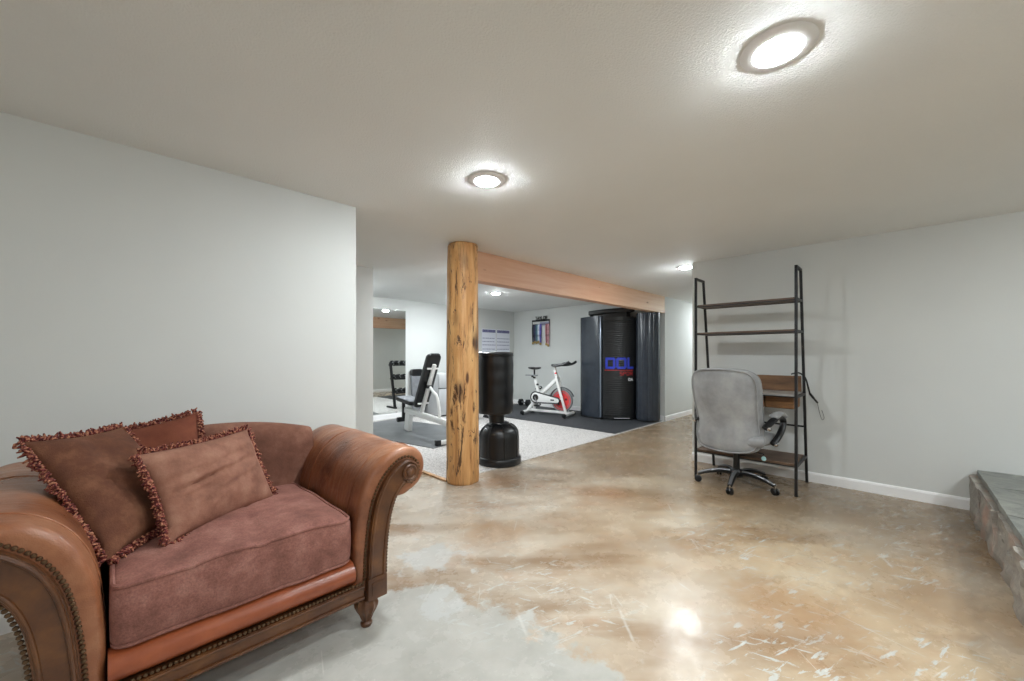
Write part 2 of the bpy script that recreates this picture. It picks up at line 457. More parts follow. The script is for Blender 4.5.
        for ring, t in ((R[0], -T / 2), (R[-1], T / 2)):
            c = self.b.verts.new(fn(cu, cv, t))
            for j in range(n):
                self.b.faces.new((ring[j], ring[(j + 1) % n], c) if t > 0 else (ring[(j + 1) % n], ring[j], c))
        return self
    def dome(self, p, nrm, r):
        nrm = Vector(nrm).normalized(); p = Vector(p)
        a = Vector((1, 0, 0)) if abs(nrm.x) < 0.8 else Vector((0, 0, 1))
        u = nrm.cross(a).normalized(); v = nrm.cross(u)
        rings = [[self.b.verts.new(p + (u * math.cos(2 * PI * j / 7) + v * math.sin(2 * PI * j / 7)) * r * q + nrm * r * h) for j in range(7)] for q, h in ((1, 0), (0.75, 0.55))]
        top = self.b.verts.new(p + nrm * r * 0.8)
        for j in range(7):
            self.b.faces.new((rings[0][j], rings[0][(j + 1) % 7], rings[1][(j + 1) % 7], rings[1][j]))
            self.b.faces.new((rings[1][j], rings[1][(j + 1) % 7], top))
        return self
    def build(self, name, mat, parent=None, smooth=True, angle=40):
        bmesh.ops.recalc_face_normals(self.b, faces=self.b.faces)
        me = bpy.data.meshes.new(name)
        self.b.to_mesh(me); self.b.free()
        me.materials.append(M[mat])
        if smooth:
            for p in me.polygons: p.use_smooth = True
            me.set_sharp_from_angle(angle=math.radians(angle))
        o = bpy.data.objects.new(name, me)
        COL.objects.link(o)
        if parent: o.parent = parent
        return o

def rrect(x0, x1, y0, y1, r, n=5):
    out = []
    for cx, cy, a in ((x1 - r, y1 - r, 0), (x0 + r, y1 - r, 90), (x0 + r, y0 + r, 180), (x1 - r, y0 + r, 270)):
        for i in range(n + 1):
            t = math.radians(a + 90 * i / n)
            out.append((cx + r * math.cos(t), cy + r * math.sin(t)))
    return out

def tag(o, label, cat, group=None):
    o['label'] = label; o['category'] = cat
    if group: o['group'] = group
    return o
def thing(name, label, cat, loc=(0, 0, 0), rz=0.0, group=None):
    o = bpy.data.objects.new(name, None)
    COL.objects.link(o)
    o.empty_display_size = 0.1
    o.location = loc; o.rotation_euler = (0, 0, rz)
    return tag(o, label, cat, group)
def struct(name, mb, mat, smooth=False):
    o = mb.build(name, mat, None, smooth)
    o['kind'] = 'structure'
    return o
def copy_tree(o, parent=None):
    c = o.copy(); COL.objects.link(c)
    if parent: c.parent = parent
    for ch in list(o.children):
        copy_tree(ch, c)
    return c

# ------------------------------------------------------------------ the room
H = HG = 2.335              # ceiling height
LWY = 2.878                 # left wall plane
RWX = 4.86                  # right wall plane
GX0, GX1, GY0, GY1 = 2.355, 7.33, 3.17, 7.10
HALLY = 1.772                # end of right wall
CH = 0.006                  # carpet height
struct('floor', MB().box(-3.2, 10.1, -3.2, 7.3, -0.1, 0), 'stained_concrete')
struct('floor_gym', MB().box(GX0, GX1, GY0, GY1, 0, CH, 0.002), 'speckled_carpet')
struct('ceiling', MB().box(-3.2, 10.1, -3.2, 7.3, H, H + 0.1), 'ceiling_paint')
struct('wall_left', MB().box(-3.2, 1.294, LWY, LWY + 0.12, 0, H), 'wall_paint')
struct('wall_gym_left', MB().prism([(-3.2, 4.75), (GX0, 4.75), (GX0, GY1), (GX0 - .12, GY1), (GX0 - .12, 4.87), (-3.2, 4.87)], 0, HG, 'Z'), 'wall_paint')
struct('wall_gym_back', MB().box(GX0 - .12, GX1 + .12, GY1, GY1 + .12, 0, HG), 'wall_paint')
struct('wall_gym_right', MB().box(GX1, GX1 + .12, GY0, GY1, 0, HG), 'wall_paint')
struct('wall_hall', MB().box(GX1 + .12, 10.1, GY0, GY0 + .12, 0, HG), 'wall_paint')
struct('wall_hall_end', MB().box(10.0, 10.1, HALLY, GY0, 0, H), 'wall_paint')
struct('wall_right', MB().box(RWX, RWX + .12, -3.2, HALLY, 0, H), 'wall_paint')
struct('wall_hall_right', MB().box(RWX + .12, 10.1, HALLY - .12, HALLY, 0, H), 'wall_paint')
struct('wall_behind', MB().box(-3.2, RWX, -3.2, -3.1, 0, H), 'wall_paint')
struct('wall_near', MB().box(-3.2, -3.1, -3.1, 4.75, 0, H), 'wall_paint')

def baseboard(name, p0, p1, nrm, h=0.095, z=0.0):
    p0, p1, nrm = Vector(p0), Vector(p1), Vector(nrm)
    prof = [(0, 0), (0.014, 0), (0.014, h - .018), (0.009, h - .004), (0.004, h), (0, h)]
    rings = [[Vector((p.x, p.y, z)) + Vector((nrm.x * a, nrm.y * a, b)) for a, b in prof] for p in (p0, p1)]
    return struct(name, MB().loft(rings), 'white_trim')
baseboard('baseboard_right', (RWX, -0.40, 0), (RWX, HALLY, 0), (-1, 0))
baseboard('baseboard_left', (-3.1, LWY, 0), (1.294, LWY, 0), (0, -1))
baseboard('baseboard_hall', (GX1 + .0, GY0, 0), (10.0, GY0, 0), (0, -1))
baseboard('baseboard_gym_right', (GX1, GY0 + .02, 0), (GX1, GY1, 0), (-1, 0), z=CH)
baseboard('baseboard_gym_back', (GX0, GY1, 0), (GX1 - .015, GY1, 0), (0, -1), z=CH)
baseboard('baseboard_hall_right', (RWX + .12, HALLY, 0), (10.0, HALLY, 0), (0, 1))
struct('trim_1', MB().box(GX0 - .022, GX0 + .022, 3.20, 4.75, 0, 0.018, 0.006), 'threshold_wood')

# ------------------------------------------------------------------ ceiling lights
def ceiling_light(x, y, z, label, first=None):
    if first:
        o = copy_tree(first); o.location = (x, y, z); tag(o, label, 'ceiling light', 'LED disc ceiling lights')
        return o
    t = thing('ceiling_light', label, 'ceiling light', (x, y, z), 0, 'LED disc ceiling lights')
    MB().lathe([(0.066, 0.0), (0.116, 0.0), (0.117, -0.002), (0.114, -0.004), (0.098, -0.008), (0.082, -0.0120), (0.077, -0.0125), (0.072, -0.0105), (0.062, -0.004)], n=48).build('trim_ring', 'lamp_trim', t)
    MB().lathe([(0.0640, -0.003), (0.0640, -0.0105), (0.061, -0.0160), (0.053, -0.0205), (0.04, -0.0235), (0.02, -0.0250), (0.001, -0.0255)], n=40).build('diffuser', 'lamp_diffuser', t)
    return t
L0 = ceiling_light(1.667, 0.315, H, 'large lit disc ceiling light, nearest one, over the bare concrete floor')
ceiling_light(1.66, 1.845, H, 'lit disc ceiling light in front of the log post', L0)
ceiling_light(5.02, 1.91, H, 'lit ceiling light just past the end of the desk wall, half hidden', L0)
ceiling_light(4.82, 5.12, HG, 'lit ceiling light in the gym, seen under the wooden beam', L0)
ceiling_light(-1.3, -0.5, H, 'added ceiling light on the near side of the loveseat, out of view', L0)  # unseen fixtures from here down are added to brighten the rooms
ceiling_light(3.5, -1.9, H, 'added ceiling light over the stone hearth, out of view', L0)  # added out of frame to light the desk wall
ceiling_light(1.69, -1.5, H, 'added ceiling light in front of the stone hearth, out of view', L0)  # added out of frame as extra light for the main room
ceiling_light(3.28, 4.15, HG, 'added ceiling light over the gym carpet, hidden behind the log post', L0)  # added fill for the gym, kept behind the post
ceiling_light(4.72, 5.97, HG, 'added ceiling light over the dumbbell rack, hidden behind the log post', L0)  # second added gym fill, also screened by the post
ceiling_light(9.1, 2.45, H, 'added ceiling light far along the hallway, hidden by the desk wall', L0)  # added to brighten the hall wall
ceiling_light(2.85, 6.3, HG, 'added ceiling light over the mirror end of the gym, hidden by the wall', L0)  # added gym fill, screened by the side wall

# ------------------------------------------------------------------ log post and beam
def logwob(a, h):
    v = Vector((math.cos(a) * 1.2, math.sin(a) * 1.2, h * 0.9))
    return noise.noise(v * 1.6) * 0.010 + noise.noise(Vector((math.cos(a) * 4, math.sin(a) * 4, h * 2.5))) * 0.004
mb = MB()
prof = [(0.153, 0.0), (0.160, 0.012)] + [(0.161 - 0.010 * (i / 40), 0.03 + (HG - 0.05) * i / 40) for i in range(41)] + [(0.143, HG - 0.006), (0.136, HG - 0.002)]
mb.lathe(prof, (0, 0, 0), 56, 'Z', logwob)
o = mb.build('log_post', 'log_wood', None); o.location = (2.475, 3.108, 0)
tag(o, 'peeled knotty log post standing between the loveseat and the punching bag', 'post')
mb = MB().box(0, GX1 - 2.58, 0, 0.14, 0, H - 2.025, 0.006)
o = mb.build('ceiling_beam', 'pine_beam', None, False); o.location = (2.58, 3.17, 2.025)
tag(o, 'long pale pine timber running from the log post to the far wall', 'beam')
o['kind'] = 'thing'

# ------------------------------------------------------------------ loveseat (local: x right, y back, z up; front face at y = 0)
SX, SY = 0.390, 1.74
sofa = thing('loveseat', 'brown leather loveseat with rolled scroll arms and velvet cushions against the left wall', 'loveseat', (SX, SY, 0))
ARM_IN = [(.377, .22), (.378, .33), (.382, .43), (.392, .52), (.412, .605), (.447, .685), (.497, .745), (.558, .782), (.632, .795),
          (.697, .780), (.738, .737), (.747, .680), (.727, .620), (.685, .582), (.637, .568), (.600, .568), (.570, .545), (.549, .49), (.537, .42), (.530, .34), (.526, .24), (.526, .17), (.44, .17), (.377, .19)]
ARM_IN = [(a + .010 if z > .2 or a > .4 else a, z) for a, z in ARM_IN]
def arm_profile(sgn):
    return [(sgn * p.x, p.y) for p in spline([(a, b, 0) for a, b in ARM_IN], 4, True)]
def make_arm(sgn):
    prof = arm_profile(sgn)
    cx, cz = sgn * .52, .5
    def inset(p, d):
        # move towards the local centre line of the arm section
        c = Vector((sgn * .63, .685)) if p[1] > .57 else Vector((sgn * .455, p[1]))
        v = Vector(p) - c
        L = v.length
        return (c + v * max(0, (L - d) / L)) if L > 1e-5 else c
    rings = []
    seq = [(0.002, 0.034), (0.003, 0.020), (0.010, 0.008), (0.022, 0.002), (0.04, 0.0)] + [(0.04 + 0.9 * i / 26, 0.0) for i in range(1, 27)] + [(0.955, .012), (0.96, .03)]
    for y, d in seq:
        ring = []
        for p in prof:
            q = inset(p, d)
            w = 0.0
            if y > 0.05:
                w = 0.006 * noise.noise(Vector((p[0] * 5, y * 3.5, p[1] * 5))) + 0.0035 * noise.noise(Vector((p[0] * 9, y * 13, p[1] * 4)))
            ring.append(Vector((q[0] + sgn * w * 0.6, y, q[1] + (w if p[1] > .4 else 0))))
        rings.append(ring)
    a = MB().loft(rings).build('arm', 'leather', sofa, True, 60)
    # seam round the arm a hand's width behind the front, and one near the back
    for ys in (0.115, 0.62):
        seam = [Vector((q[0], ys + 0.01 * math.sin(q[1] * 5), q[1])) for q in prof if q[1] > .3 and (abs(q[0]) < .60 or q[1] > .6)]
        pts = [Vector((sgn * (p.x), ys, p.y)) for p in spline([(x, z, 0) for x, z in ARM_IN[1:13]], 5)]
        MB().tube(pts, 0.0032, 6).build('seam', 'leather', a)
    # carved wood facing
    inner = [(.428, .232), (.431, .31), (.438, .40), (.450, .49), (.471, .58), (.508, .655), (.557, .708), (.603, .735), (.645, .736), (.680, .712), (.692, .676), (.678, .64), (.645, .622), (.615, .628)]
    outer = [(.512, .232), (.515, .33), (.524, .42), (.539, .50), (.562, .565), (.592, .610), (.615, .628)]
    inner = [(a_ + .013, b_) for a_, b_ in inner]; outer = [(a_ + .013, b_) for a_, b_ in outer]
    I = [Vector((p.x, p.y)) for p in spline([(a_, b_, 0) for a_, b_ in inner], 5)]
    O = [Vector((p.x, p.y)) for p in spline([(a_, b_, 0) for a_, b_ in outer], 5)]
    poly = [(sgn * p.x, p.y) for p in I] + [(sgn * p.x, p.y) for p in O[::-1][1:]]
    w = MB().prism(poly, -0.022, 0.012, 'Y', 0.004, 2).build('arm_facing', 'carved_wood', sofa, True, 35)
    rd = MB()
    for path, off in ((I, 1), (O, -1)):
        pts = []
        for i, p in enumerate(path):
            t = (path[min(i + 1, len(path) - 1)] - path[max(i - 1, 0)]).normalized()
            nrm = Vector((t.y, -t.x)) * off
            pts.append((sgn * (p.x + nrm.x * .010), -0.022, p.y + nrm.y * .010))
        rd.tube(pts, 0.0065, 8)
    rd.build('bead', 'carved_wood', w)
    c = (sgn * .649, -0.024, .676)
    MB().lathe([(.040, 0.0), (.040, -.006), (.034, -.010), (.028, -.006), (.022, -.006), (.018, -.013), (.010, -.016), (.001, -.017)], c, 24, 'Y').build('rosette', 'carved_wood', w)
    # nailheads along both sides of the facing
    nl = MB()
    def nails(path, off, step, start=0.0):
        d = start; acc = 0
        for i in range(len(path) - 1):
            a_, b_ = path[i], path[i + 1]
            L = (b_ - a_).length
            t = (b_ - a_).normalized(); nrm = Vector((-t.y, t.x)) * off
            while acc + L > d:
                p = a_ + t * (d - acc) + nrm * .011
                nl.dome((sgn * p.x, -0.0005, p.y), (0, -1, 0), .0074)
                d += step
            acc += L
    nails(I[:-6], 1, .0150)
    nl.build('nailhead_trim', 'antique_brass', a)
    nl = MB()
    nails(O, -1, .0150)
    nl.build('nailhead_trim', 'antique_brass', a)
    # corner block and foot
    b = MB()
    b.box(sgn * .483 - .046, sgn * .483 + .046, -0.028, .07, .135, .235, .004)
    b.box(sgn * .483 - .030, sgn * .483 + .030, -0.032, -.026, .155, .215, .003)
    b.build('corner_block', 'carved_wood', sofa)
def foot(x, y):
    f = MB()
    def flute(a, h):
        return 0.0035 * math.cos(a * 9) if h > .03 else 0
    f.lathe([(.022, 0), (.026, .006), (.026, .016), (.019, .024), (.021, .034), (.027, .05), (.040, .072), (.049, .092), (.051, .108), (.045, .122), (.038, .136)], (x, y, 0), 45, 'Z', flute)
    f.build('foot', 'carved_wood', sofa)
for s_ in (1, -1):
    make_arm(s_)
    foot(s_ * .455, .03)
    foot(s_ * .455, .92)
# frame under the seat, front rail, nails, leather roll
MB().box(-.376, .376, .06, .9, .19, .31, .01).build('seat_base', 'leather', sofa)
r = MB()
r.box(-.425, .425, -.012, .05, .150, .214, .004)
r.tube([(-.424, -.013, .206), (.424, -.013, .206)], .006, 8)
r.tube([(-.424, -.013, .157), (.424, -.013, .157)], .007, 8)
r.box(-.43, .43, .90, .95, .150, .22, .004)
r.box(-.525, -.48, .06, .93, .150, .215, .004).box(.48, .525, .06, .93, .150, .215, .004)
rail = r.build('frame_rail', 'carved_wood', sofa)
nl = MB()
x = -.42
while x < .425:
    nl.dome((x, -0.009, .224), (0, -1, 0), .0074); x += .0150
nl.build('nailhead_trim', 'antique_brass', rail)
def roll(u, v):
    a = -PI / 2 + PI * 1.02 * v
    return Vector((-.385 + .77 * u, .045 - .062 * math.cos(a) + .003 * noise.noise(Vector((u * 6, v * 2, 3))), .272 + .052 * math.sin(a)))
MB().grid(roll, 40, 14).build('front_roll', 'leather_rail', sofa)
# seat cushion
cush = rrect(-.382, .382, .0, .79, .045, 6)
def seat_fn(u, v, t):
    w = math.exp(-((u) ** 2) / .09 - ((v - .34) ** 2) / .16)
    z = .425 + t
    if t > 0.02:
        z += .032 * w + .012 * noise.noise(Vector((u * 5, v * 4, 1.7)))
        z -= .010 * math.exp(-((u - .02 - .1 * v) / .018) ** 2) + .008 * math.exp(-((u + .19 - .05 * v) / .015) ** 2)
        z -= .03 * max(0, v - .45)
    elif t > -.06:
        pass
    yb = v + (0.010 * noise.noise(Vector((u * 9, 0, t * 6))) - .012 * math.cos(t * 12) if v < .2 else 0)
    return Vector((u, yb, z))
cu = [(p[0], p[1]) for p in cush]
n_ = []
for i in range(len(cu)):
    a, b = Vector(cu[i]), Vector(cu[(i + 1) % len(cu)])
    kk = max(1, int((b - a).length / .03))
    n_ += [tuple(a.lerp(b, j / kk)) for j in range(kk)]
sc = MB().puff(n_, .205, seat_fn, 18, 10).build('seat_cushion', 'velvet_cushion', sofa, True, 80)
pp = MB()
for zz in (.091, -.091):
    s = 1.0 - .002
    pp.tube([seat_fn(u * .978, .395 + (v - .395) * .978, zz) for u, v in n_], .0072, 7, True)
pp.build('piping', 'velvet_cushion', sc)
# back: velvet inside, leather outside
def back_top(u):
    return .883 - .042 * (u / .37) ** 2
brings = []
for i in range(49):
    u = -.475 + .95 * i / 48
    zt = back_top(u)
    cur = .03 * (abs(u) / .475) ** 2.5
    sec = [(.775, .22), (.775, .40), (.78, .55), (.785, .70), (.79, zt - .075), (.80, zt - .03), (.825, zt - .006), (.855, zt), (.89, zt - .006), (.918, zt - .03), (.93, zt - .08), (.945, .55), (.95, .17), (.80, .17)]
    sec = spline([(0, y, z) for y, z in sec], 3, True)
    brings.append([Vector((u, p.y - (cur if p.y < .85 else cur * .3) + .004 * noise.noise(Vector((u * 5, p.y * 4, p.z * 5))), p.z)) for p in sec])
MB().loft(brings).build('backrest', 'velvet_back', sofa, True, 70)
MB().prism([(-.53, .17), (.53, .17), (.53, .76), (.3, .84), (0, .85), (-.3, .84), (-.53, .76)], .947, .965, 'Y', .006).build('back_panel', 'leather', sofa)

# ------------------------------------------------------------------ fringed pillows
def pillow(name, label, mat, TL, TR, BL, BR, T, seed, mirror=1, wrinkles=()):
    """corners in world space; front faces the room"""
    c = (Vector(TL) + Vector(TR) + Vector(BL) + Vector(BR)) / 4
    root = thing(name, label, 'pillow', (c.x, c.y, min(BL[2], BR[2], TL[2], TR[2])), 0, 'fringed velvet pillows on the loveseat')
    org = Vector(root.location)
    TL, TR, BL, BR = (Vector(q) - org for q in (TL, TR, BL, BR))
    nrm = ((TR - BL).cross(TL - BR)).normalized()
    if nrm.y > 0 or (abs(nrm.y) < .1 and nrm.x < 0): nrm = -nrm
    N = 34
    def P(u, v):      # u 0..1 left-right, v 0..1 bottom-top, with pulled-in sides
        pu = .5 + (u - .5) * (1 - .07 * (1 - abs(2 * v - 1) ** 2))
        pv = .5 + (v - .5) * (1 - .07 * (1 - abs(2 * u - 1) ** 2))
        return (BL * (1 - pu) + BR * pu) * (1 - pv) + (TL * (1 - pu) + TR * pu) * pv
    def thick(u, v):
        a = max(0, (1 - abs(2 * u - 1) ** 2.4) * (1 - abs(2 * v - 1) ** 2.4))
        return T / 2 * a ** .55
    def surf(u, v, s):
        h = thick(u, v)
        w = 0
        if s > 0:
            for (u0, v0, ang, ln, wd, dp) in wrinkles:
                du, dv = u - u0, v - v0
                ca, sa = math.cos(ang), math.sin(ang)
                al, ac = du * ca + dv * sa, -du * sa + dv * ca + .12 * (du * ca + dv * sa) ** 2
                w += .62 * dp * math.exp(-(al / ln) ** 2) * (math.exp(-abs(ac) / (wd * .7)) - .7 * math.exp(-((ac - wd * 2) / (wd * 1.4)) ** 2))
            w += .35 * noise.noise(Vector((u * 3.2 + seed, v * 3.2, 0))) * .06 / .1 * .1
        return P(u, v) + nrm * s * (h - min(h * .8, max(-.02, w * (h / (T / 2 + 1e-6)))) if s > 0 else h)
    mb = MB()
    mb.grid(lambda a, b: surf(a, b, 1), N, N)
    mb.grid(lambda a, b: surf(a, b, -1), N, N)
    bmesh.ops.remove_doubles(mb.b, verts=mb.b.verts, dist=1e-4)
    body = mb.build('cover', mat, root, True, 80)
    rng = random.Random(seed)
    fr = MB()
    side = {0: lambda t: (t, 0), 1: lambda t: (1, t), 2: lambda t: (1 - t, 1), 3: lambda t: (0, 1 - t)}
    ctr = P(.5, .5)
    for e in range(4):
        for i in range(62):
            t = (i + rng.random()) / 62
            p = P(*side[e](t)); q = P(*side[e](min(1, t + .02)))
            tang = (q - p); tang = tang.normalized() if tang.length > 1e-6 else Vector((1, 0, 0))
            out = tang.cross(nrm).normalized()
            if out.dot(p - ctr) < 0: out = -out
            for kk in range(3):
                d1 = (out + nrm * rng.uniform(-.7, .7) + tang * rng.uniform(-.6, .6)).normalized()
                d2 = (d1 + nrm * rng.uniform(-1, 1) + tang * rng.uniform(-1, 1) + Vector((0, 0, -.5))).normalized()
                L = rng.uniform(.009, .017)
                b0 = p + nrm * rng.uniform(-.006, .006)
                fr.tube([b0, b0 + d1 * L, b0 + d1 * L + d2 * L * .9], [.0042, .005, .0026], 5)
    fr.build('fringe', 'fringe_yarn', root, True, 80)
    return root
pillow('throw_pillow', 'rust velvet pillow at the rear, only its top corner showing above the others', 'velvet_rust',
       (-.07, 2.475, .90), (.315, 2.475, .965), (-.05, 2.33, .58), (.36, 2.33, .56), .12, 3)
pillow('throw_pillow', 'dark brown velvet pillow slumped in the corner against the near arm', 'velvet_dark',
       (-.205, 2.20, .945), (.05, 2.42, .935), (.005, 1.925, .552), (.27, 2.20, .56), .15, 11, 1,
       [(.45, .35, -.7, .35, .05, .022), (.7, .5, -1.2, .2, .05, .02), (.3, .75, .3, .25, .05, .014)])
pillow('throw_pillow', 'light brown velvet pillow lying in front, right of the other pillows', 'velvet_light',
       (.085, 2.10, .865), (.50, 2.36, .875), (.165, 1.955, .545), (.60, 2.265, .525), .14, 23, 1,
       [(.35, .52, .25, .28, .032, .022), (.7, .58, .25, .18, .03, .018), (.25, .40, .2, .22, .03, .018), (.55, .36, .3, .2, .03, .014), (.85, .45, .6, .1, .02, .02), (.15, .62, .2, .2, .028, .02), (.2, .5, .15, .2, .026, .02), (.6, .7, .3, .22, .03, .014), (.25, .25, .8, .12, .018, .014), (.4, .2, .7, .14, .02, .012)])

# ------------------------------------------------------------------ ladder desk (front at small x; along the right wall)
dk = thing('ladder_desk', 'black metal ladder shelf desk with brown wood shelves against the white right wall', 'desk', (4.25, .665, 0))
DW, DD = .85, .55          # width along y, depth at the floor
def side(y, nm):
    f = MB()
    q = .022
    f.bar((0, y, 0), (.0, y, 2.035), q, q, .002, (0, 1, 0))
    f.bar((DD, y, 0), (.215, y, 2.035), q, q, .002, (0, 1, 0))
    f.bar((-.011, y, 2.026), (.226, y, 2.026), q, q, .002)
    f.bar((0, y, .262), (DD - .045, y, .262), q, q, .002)
    f.bar((0, y, .875), (DD - .15, y, .875), q, q, .002)
    f.bar((0, y, 1.745), (.26, y, 1.745), .018, .018, .002)
    f.bar((0, y, 1.462), (.30, y, 1.462), .018, .018, .002)
    for x in (0, DD):
        f.cyl((x, y, 0), (x, y, .012), .014, n=10)
    return f.build('side_frame', 'black_metal', dk, False)
side(0, 0); side(DW, 0)
def board(nm, x0, x1, z, t, mat, lip=True):
    o = MB().box(x0, x1, .012, DW - .012, z, z + t, .003).build(nm, mat, dk, False)
    if lip:
        MB().box(x0 - .010, x0, .011, DW - .011, z - .007, z + .002, .001).build('shelf_rail', 'black_metal', o, False)
        MB().box(x1, x1 + .008, .011, DW - .011, z - .006, z + t * .5, .002).build('shelf_rail', 'black_metal', o, False)
    return o
board('shelf', .012, .252, 1.738, .020, 'dark_shelf_wood')
board('shelf', .012, .292, 1.455, .020, 'dark_shelf_wood')
board('shelf', .012, .485, .258, .022, 'dark_shelf_wood')
board('desk_top', -.005, .430, .876, .020, 'desk_top_grey')
MB().box(.385, .402, .02, DW - .02, .896, 1.045, .003).build('back_board', 'desk_wood', dk, False)
for y0 in (.03, .265, .50):
    d = MB().box(.09, .38, y0, y0 + .225, .755, .868, .003).build('drawer', 'drawer_wood', dk, False)
    MB().box(.082, .09, y0 + .004, y0 + .221, .759, .864, .002).build('drawer_front', 'drawer_wood', d, False)
MB().bar((DD - .04, .0, .55), (DD - .04, DW, .55), .016, .016).build('cross_bar', 'black_metal', dk, False)
# cord over the desk edge
cd = MB()
cd.tube(spline([(4.60, .76, 1.062), (4.615, .70, 1.075), (4.635, .655, 1.03), (4.66, .635, .94), (4.675, .625, .88)], 8), .007, 8)
cd.tube(spline([(4.675, .625, .88), (4.70, .595, .83), (4.72, .570, .79)], 6), [.011] * 6 + [.009] * 6 + [.004], 8)
cd.tube(spline([(4.72, .572, .79), (4.75, .56, .70), (4.78, .545, .63), (4.79, .53, .65), (4.77, .545, .72)], 8), .0022, 6)
o = cd.build('power_cord', 'black_plastic', None)
tag(o, 'thin black cord draped over the right end of the desk top', 'cord')

# ------------------------------------------------------------------ office chair
ch = thing('office_chair', 'grey suede office chair with padded loop arms pushed up to the ladder desk', 'chair', (4.275, 1.13, 0), math.radians(-6))
# local: +x is the way it faces
def back_fn(u, v, t):       # u sideways (world -y is the right arm), v up
    lean = -.185 - .05 * v - .06 * (v / .75) ** 2 + .05 * math.exp(-((v - .25) / .16) ** 2)
    cv = .10 * (u / .3) ** 2
    p = Vector((lean - .06 + cv + t, u * 1.04 + .028, .358 + v * 1.02))
    p.x += .007 * noise.noise(Vector((u * 7, v * 6, t * 3)))
    return p
bo = spline([(-.235, .02, 0), (-.10, -.012, 0), (.10, -.012, 0), (.235, .02, 0), (.275, .13, 0), (.272, .27, 0), (.280, .42, 0), (.285, .58, 0), (.268, .68, 0), (.20, .735, 0), (.08, .75, 0), (-.08, .75, 0), (-.20, .735, 0), (-.268, .68, 0), (-.285, .58, 0), (-.280, .42, 0), (-.272, .27, 0), (-.275, .13, 0)], 5, True)
bo = [(p.x, p.y) for p in bo]
bk = MB().puff(bo, .15, back_fn, 9, 3.2).build('backrest', 'grey_suede', ch, True, 80)
cu = sum(q[0] for q in bo) / len(bo); cv = sum(q[1] for q in bo) / len(bo)
MB().tube([back_fn(cu + (u - cu) * .955, cv + (v - cv) * .965, -.055) for u, v in bo], .0065, 7, True).build('piping', 'grey_suede', bk)
MB().tube([back_fn(cu + (u - cu) * .99, cv + (v - cv) * .99, .03) for u, v in bo], .006, 7, True).build('piping', 'grey_suede', bk)
so = [(p.x, p.y) for p in spline([(-.24, -.25, 0), (-.10, -.275, 0), (.15, -.28, 0), (.27, -.24, 0), (.30, 0, 0), (.27, .24, 0), (.15, .28, 0), (-.10, .275, 0), (-.24, .25, 0)], 5, True)]
def seat2(u, v, t):
    return Vector((u, v, .455 + t + .02 * (v / .28) ** 2 - (.035 * max(0, u) / .3)))
st = MB().puff(so, .15, seat2, 8, 3.0).build('seat', 'grey_suede', ch, True, 80)
MB().box(-.20, .16, -.17, .17, .362, .385, .006).build('seat_plate', 'black_plastic', ch)
MB().box(-.14, .06, -.085, .085, .322, .363, .012).build('tilt_mechanism', 'black_plastic', ch)
for s_ in (1, -1):
    path = spline([(-.20, s_ * .295, .60), (-.13, s_ * .325, .655), (-.02, s_ * .335, .685), (.08, s_ * .335, .672), (.135, s_ * .335, .635), (.115, s_ * .335, .575), (.05, s_ * .325, .505), (-.02, s_ * .300, .435)], 7)
    a = MB().tube(path, [.025] * 12 + [.022] * (len(path) - 12), 10, False, True, (1.0, 1.25)).build('armrest', 'black_plastic', ch)
    padp = spline([(-.10, s_ * .328, .690), (-.03, s_ * .335, .712), (.06, s_ * .335, .706), (.125, s_ * .335, .672)], 7)
    MB().tube(padp, [.014, .026] + [.031] * (len(padp) - 4) + [.026, .014], 12, False, True, (.75, 1.35)).build('arm_pad', 'grey_suede', a)
    for (x, z) in ((-.195, .600), (-.01, .437)):
        MB().lathe([(.020, -.012), (.022, 0), (.020, .010), (.012, .015), (.001, .016)] if s_ > 0 else [(.020, .012), (.022, 0), (.020, -.010), (.012, -.015), (.001, -.016)], (x, s_ * .328 if x < -.1 else s_ * .325, z), 16, 'Y').build('bolt_cap', 'chrome', a)
MB().cyl((-.04, 0, .13), (-.04, 0, .335), .030, .026, 20).build('gas_column', 'black_plastic', ch)
MB().lathe([(.055, .085), (.058, .10), (.05, .135), (.034, .155), (.03, .16)], (-.04, 0, 0), 24).build('base_hub', 'black_plastic', ch)
for i in range(5):
    a = math.radians(192 + 72 * i)
    d = Vector((math.cos(a), math.sin(a), 0)); o0 = Vector((-.04, 0, 0))
    sp = spline([o0 + d * .03 + Vector((0, 0, .118)), o0 + d * .14 + Vector((0, 0, .125)), o0 + d * .25 + Vector((0, 0, .105)), o0 + d * .335 + Vector((0, 0, .076))], 6)
    n_sp = len(sp)
    leg = MB().tube(sp, [.035 - .014 * k / (n_sp - 1) for k in range(n_sp)], 10, False, True, (.62, 1.0)).build('spoke', 'black_plastic', ch)
    MB().tube([p + Vector((0, 0, .010)) for p in sp[2:]], [.026 - .010 * k / (n_sp - 3) for k in range(n_sp - 2)], 8, False, True, (.7, .8)).build('spoke_cap', 'chair_spoke', leg)
    c = o0 + d * .335
    cs = MB()
    s = Vector((-d.y, d.x, 0))
    rot = random.uniform(-.8, .8)
    s = Vector((s.x * math.cos(rot) - s.y * math.sin(rot), s.x * math.sin(rot) + s.y * math.cos(rot), 0))
    cs.cyl(c + s * .006 + Vector((0, 0, .029)), c + s * .022 + Vector((0, 0, .031)), .0315, n=18, bev=.004)
    cs.cyl(c - s * .022 + Vector((0, 0, .029)), c - s * .006 + Vector((0, 0, .031)), .0315, n=18, bev=.004)
    w = cs.build('caster', 'black_plastic', leg)
    MB().cyl(c + Vector((0, 0, .03)), c + Vector((0, 0, .082)), .009, n=10).build('caster_stem', 'chrome', w)
lv = MB().tube(spline([(-.06, -.08, .345), (-.05, -.20, .345), (-.04, -.235, .335)], 6), .005, 8).build('tilt_lever', 'black_plastic', ch)
